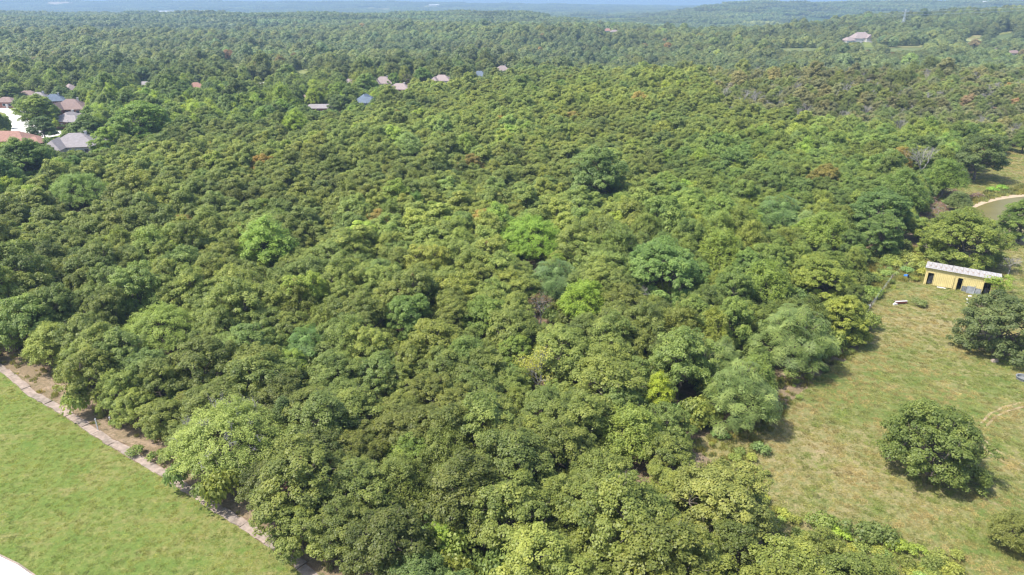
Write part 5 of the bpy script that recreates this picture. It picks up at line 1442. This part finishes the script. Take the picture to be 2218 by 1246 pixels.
# ---------------------------------------------------------------- pylon, wires and far buildings
M['pylon'] = mat_plain('pylon_steel', (0.42, 0.45, 0.48), 0.5, 0.4, 0.3, 0.1, 1)
def pylon(g, hh, label):
    root = empty('pylon', g, .2); tag(root, label, 'pylon', 'power line pylons')
    m = MB()
    for sx, sy in ((1, 1), (1, -1), (-1, 1), (-1, -1)): m.tube([(2.6 * sx, 2.6 * sy, -1), (.7 * sx, .7 * sy, hh * .62), (.5 * sx, .5 * sy, hh)], .22, 5)
    for i in range(7):
        z0 = hh * .62 * i / 7; z1 = hh * .62 * (i + 1) / 7; a = 2.6 - 1.9 * i / 7; b = 2.6 - 1.9 * (i + 1) / 7
        for s in (1, -1):
            m.tube([(-a, a * s, z0), (b, b * s, z1)], .12, 4); m.tube([(a * s, -a, z0), (b * s, b, z1)], .12, 4)
    m.build('lattice_tower', M['pylon'], root)
    for z in (hh * .72, hh * .88):
        c = MB(); c.tube([(-6, 0, z), (0, 0, z + .9), (6, 0, z)], .2, 5); c.tube([(-6, 0, z), (6, 0, z)], .16, 5); c.build('cross_arm', M['pylon'], root)
    return root
g1 = at_px(1953, 66, 0); pylon(g1, 27, 'lattice pylon rising behind the right hill')
x2 = (1760 - CX) / F * (2150 * cp + 55 * sp); g2 = (x2, 2150, float(terrain(x2, 2150))); pylon(g2, 27, 'farther lattice pylon low in the valley')
root = empty('power_lines', g1, 0); tag(root, 'thin power lines running from the lattice pylon', 'power line')
g3 = (g1[0] + 620, g1[1] + 60, float(terrain(g1[0] + 620, g1[1] + 60)))
for dz, dx in ((23.5, -6), (23.5, 6), (19.5, -6), (19.5, 6)):
    for e in (g2, g3):
        pts = []
        for k in range(13):
            t_ = k / 12; pts.append((dx + (e[0] - g1[0]) * t_, (e[1] - g1[1]) * t_, dz + (e[2] - g1[2]) * t_ - 14 * 4 * t_ * (1 - t_) * .3))
        m = MB(); m.tube(pts, .09, 4); m.build('wire', M['steel'], root)

def depot(u, v, wpx, label, col='white', hgt=7.0, dist=None):
    g = at_px(u, v, hgt); w = wpx / pxm(g); d = min(w * .6, 40)
    root = empty('warehouse', g, random.uniform(-.15, .15)); tag(root, label, 'warehouse', 'far white buildings')
    m = MB(); m.box((-w / 2, -d / 2, -8), (w / 2, d / 2, hgt)); m.build('wall', M['wall_light'], root)
    m = MB(); hip(m, -w / 2, w / 2, -d / 2, d / 2, hgt + .05, min(4.0, d * .12), .8, 'x', True); m.build('roof', M[col], root)
    for q in (-.3, 0, .3):
        m = MB(); m.box((w * q - 1.8, -d / 2 - .12, 0), (w * q + 1.8, -d / 2 + .05, 4.2)); m.build('door', M['roof_blue'], root)
for (u, v, w, lab) in [(302, 34, 14, 'pale warehouse at the left edge of the far plain'), (372, 25, 60, 'long white warehouse in the far left valley'), (432, 24, 34, 'white warehouse right of the long one'), (455, 26, 18, 'small white warehouse closing the far left row'),
                    (334, 27, 16, 'small white building left of the long warehouse'), (505, 33, 22, 'low cream building on the left plateau'), (540, 35, 36, 'longest cream building on the left plateau'), (270, 35, 10, 'small white shed roof on the left plateau'),
                    (1130, 23, 8, 'tiny white building in the central plain'), (1283, 21, 5, 'tiny white roof in the right plain'), (1288, 21, 5, 'tiny white roof right next to the other one'), (1006, 15, 5, 'white speck of a building near the fields'),
                    (941, 11, 22, 'pale farm building in the light field'), (1220, 47, 7, 'small white building at the valley woods'), (962, 3, 14, 'faint white building on the horizon, centre'), (1393, 4, 16, 'faint cream building on the horizon, right of centre'), (2125, 5, 24, 'faint white building on the horizon above the right hill'), (2030, 5, 10, 'faint white building on the horizon left of the last one')]:
    depot(u, v, w, lab)
for (nm, poly, lab, mt) in [('quarry_face', [(96, 5), (112, 3), (160, 3), (166, 9), (140, 12), (104, 14)], 'pale quarry scar', 'sand'),
                        ('hill_track', [(1736, 33), (1752, 22), (1768, 15), (1784, 12), (1782, 15), (1762, 24), (1742, 34)], 'pale track', 'sand'),
                        ('hill_clearing', [(2095, 86), (2106, 78), (2127, 75), (2122, 84)], 'dry clearing', 'pasture'), ('hill_clearing', [(2160, 77), (2175, 69), (2192, 66), (2190, 73)], 'dry clearing', 'pasture'),
                        ('far_lawn', [(1868, 90), (1882, 90), (1892, 104), (1874, 104)], 'lawn', 'lawn'), ('far_lawn', [(1690, 104), (1770, 104), (1766, 100), (1697, 100)], 'field', 'lawn'),
                        ('far_field', [(776, 23), (800, 16), (855, 18), (846, 23)], 'field', 'pasture'), ('far_field', [(910, 15), (940, 9), (958, 12), (950, 17)], 'field', 'pasture'), ('far_field', [(1785, 64), (1792, 60), (1822, 60), (1815, 65)], 'field', 'pasture'), ('far_field', [(1000, 29), (1024, 23), (1028, 27)], 'field', 'sand'),
                        ('far_field', [(1925, 104), (1935, 98), (2002, 95), (1995, 104)], 'field', 'pasture'), ('far_path', [(536, 184), (590, 177), (591, 179), (538, 187)], 'lane', 'street')]:
    # draped on the terrain
    pts = [at_px(u, v) for u, v in poly]
    c = np.mean([p[:2] for p in pts], axis=0); vs = []; nseg = 6
    ring = []
    for i in range(len(pts)):
        a, b = pts[i][:2], pts[(i + 1) % len(pts)][:2]
        for j in range(4): ring.append(a + (b - a) * j / 4)
    for q in range(nseg + 1):
        for p in ring:
            w = c + (p - c) * (q + .02) / (nseg + .02); vs.append((w[0], w[1], float(terrain(w[0], w[1])) + 0.35))
    n = len(ring); fs = [(q * n + i, q * n + (i + 1) % n, (q + 1) * n + (i + 1) % n, (q + 1) * n + i) for q in range(nseg) for i in range(n)]
    me = bpy.data.meshes.new(nm); me.from_pydata(vs, [], fs); me.update()
    tag(link(nm, me, M[mt]), kind='structure')
print('POINTS', {o.name: len(o.data.vertices) for o in bpy.data.objects if o.modifiers})
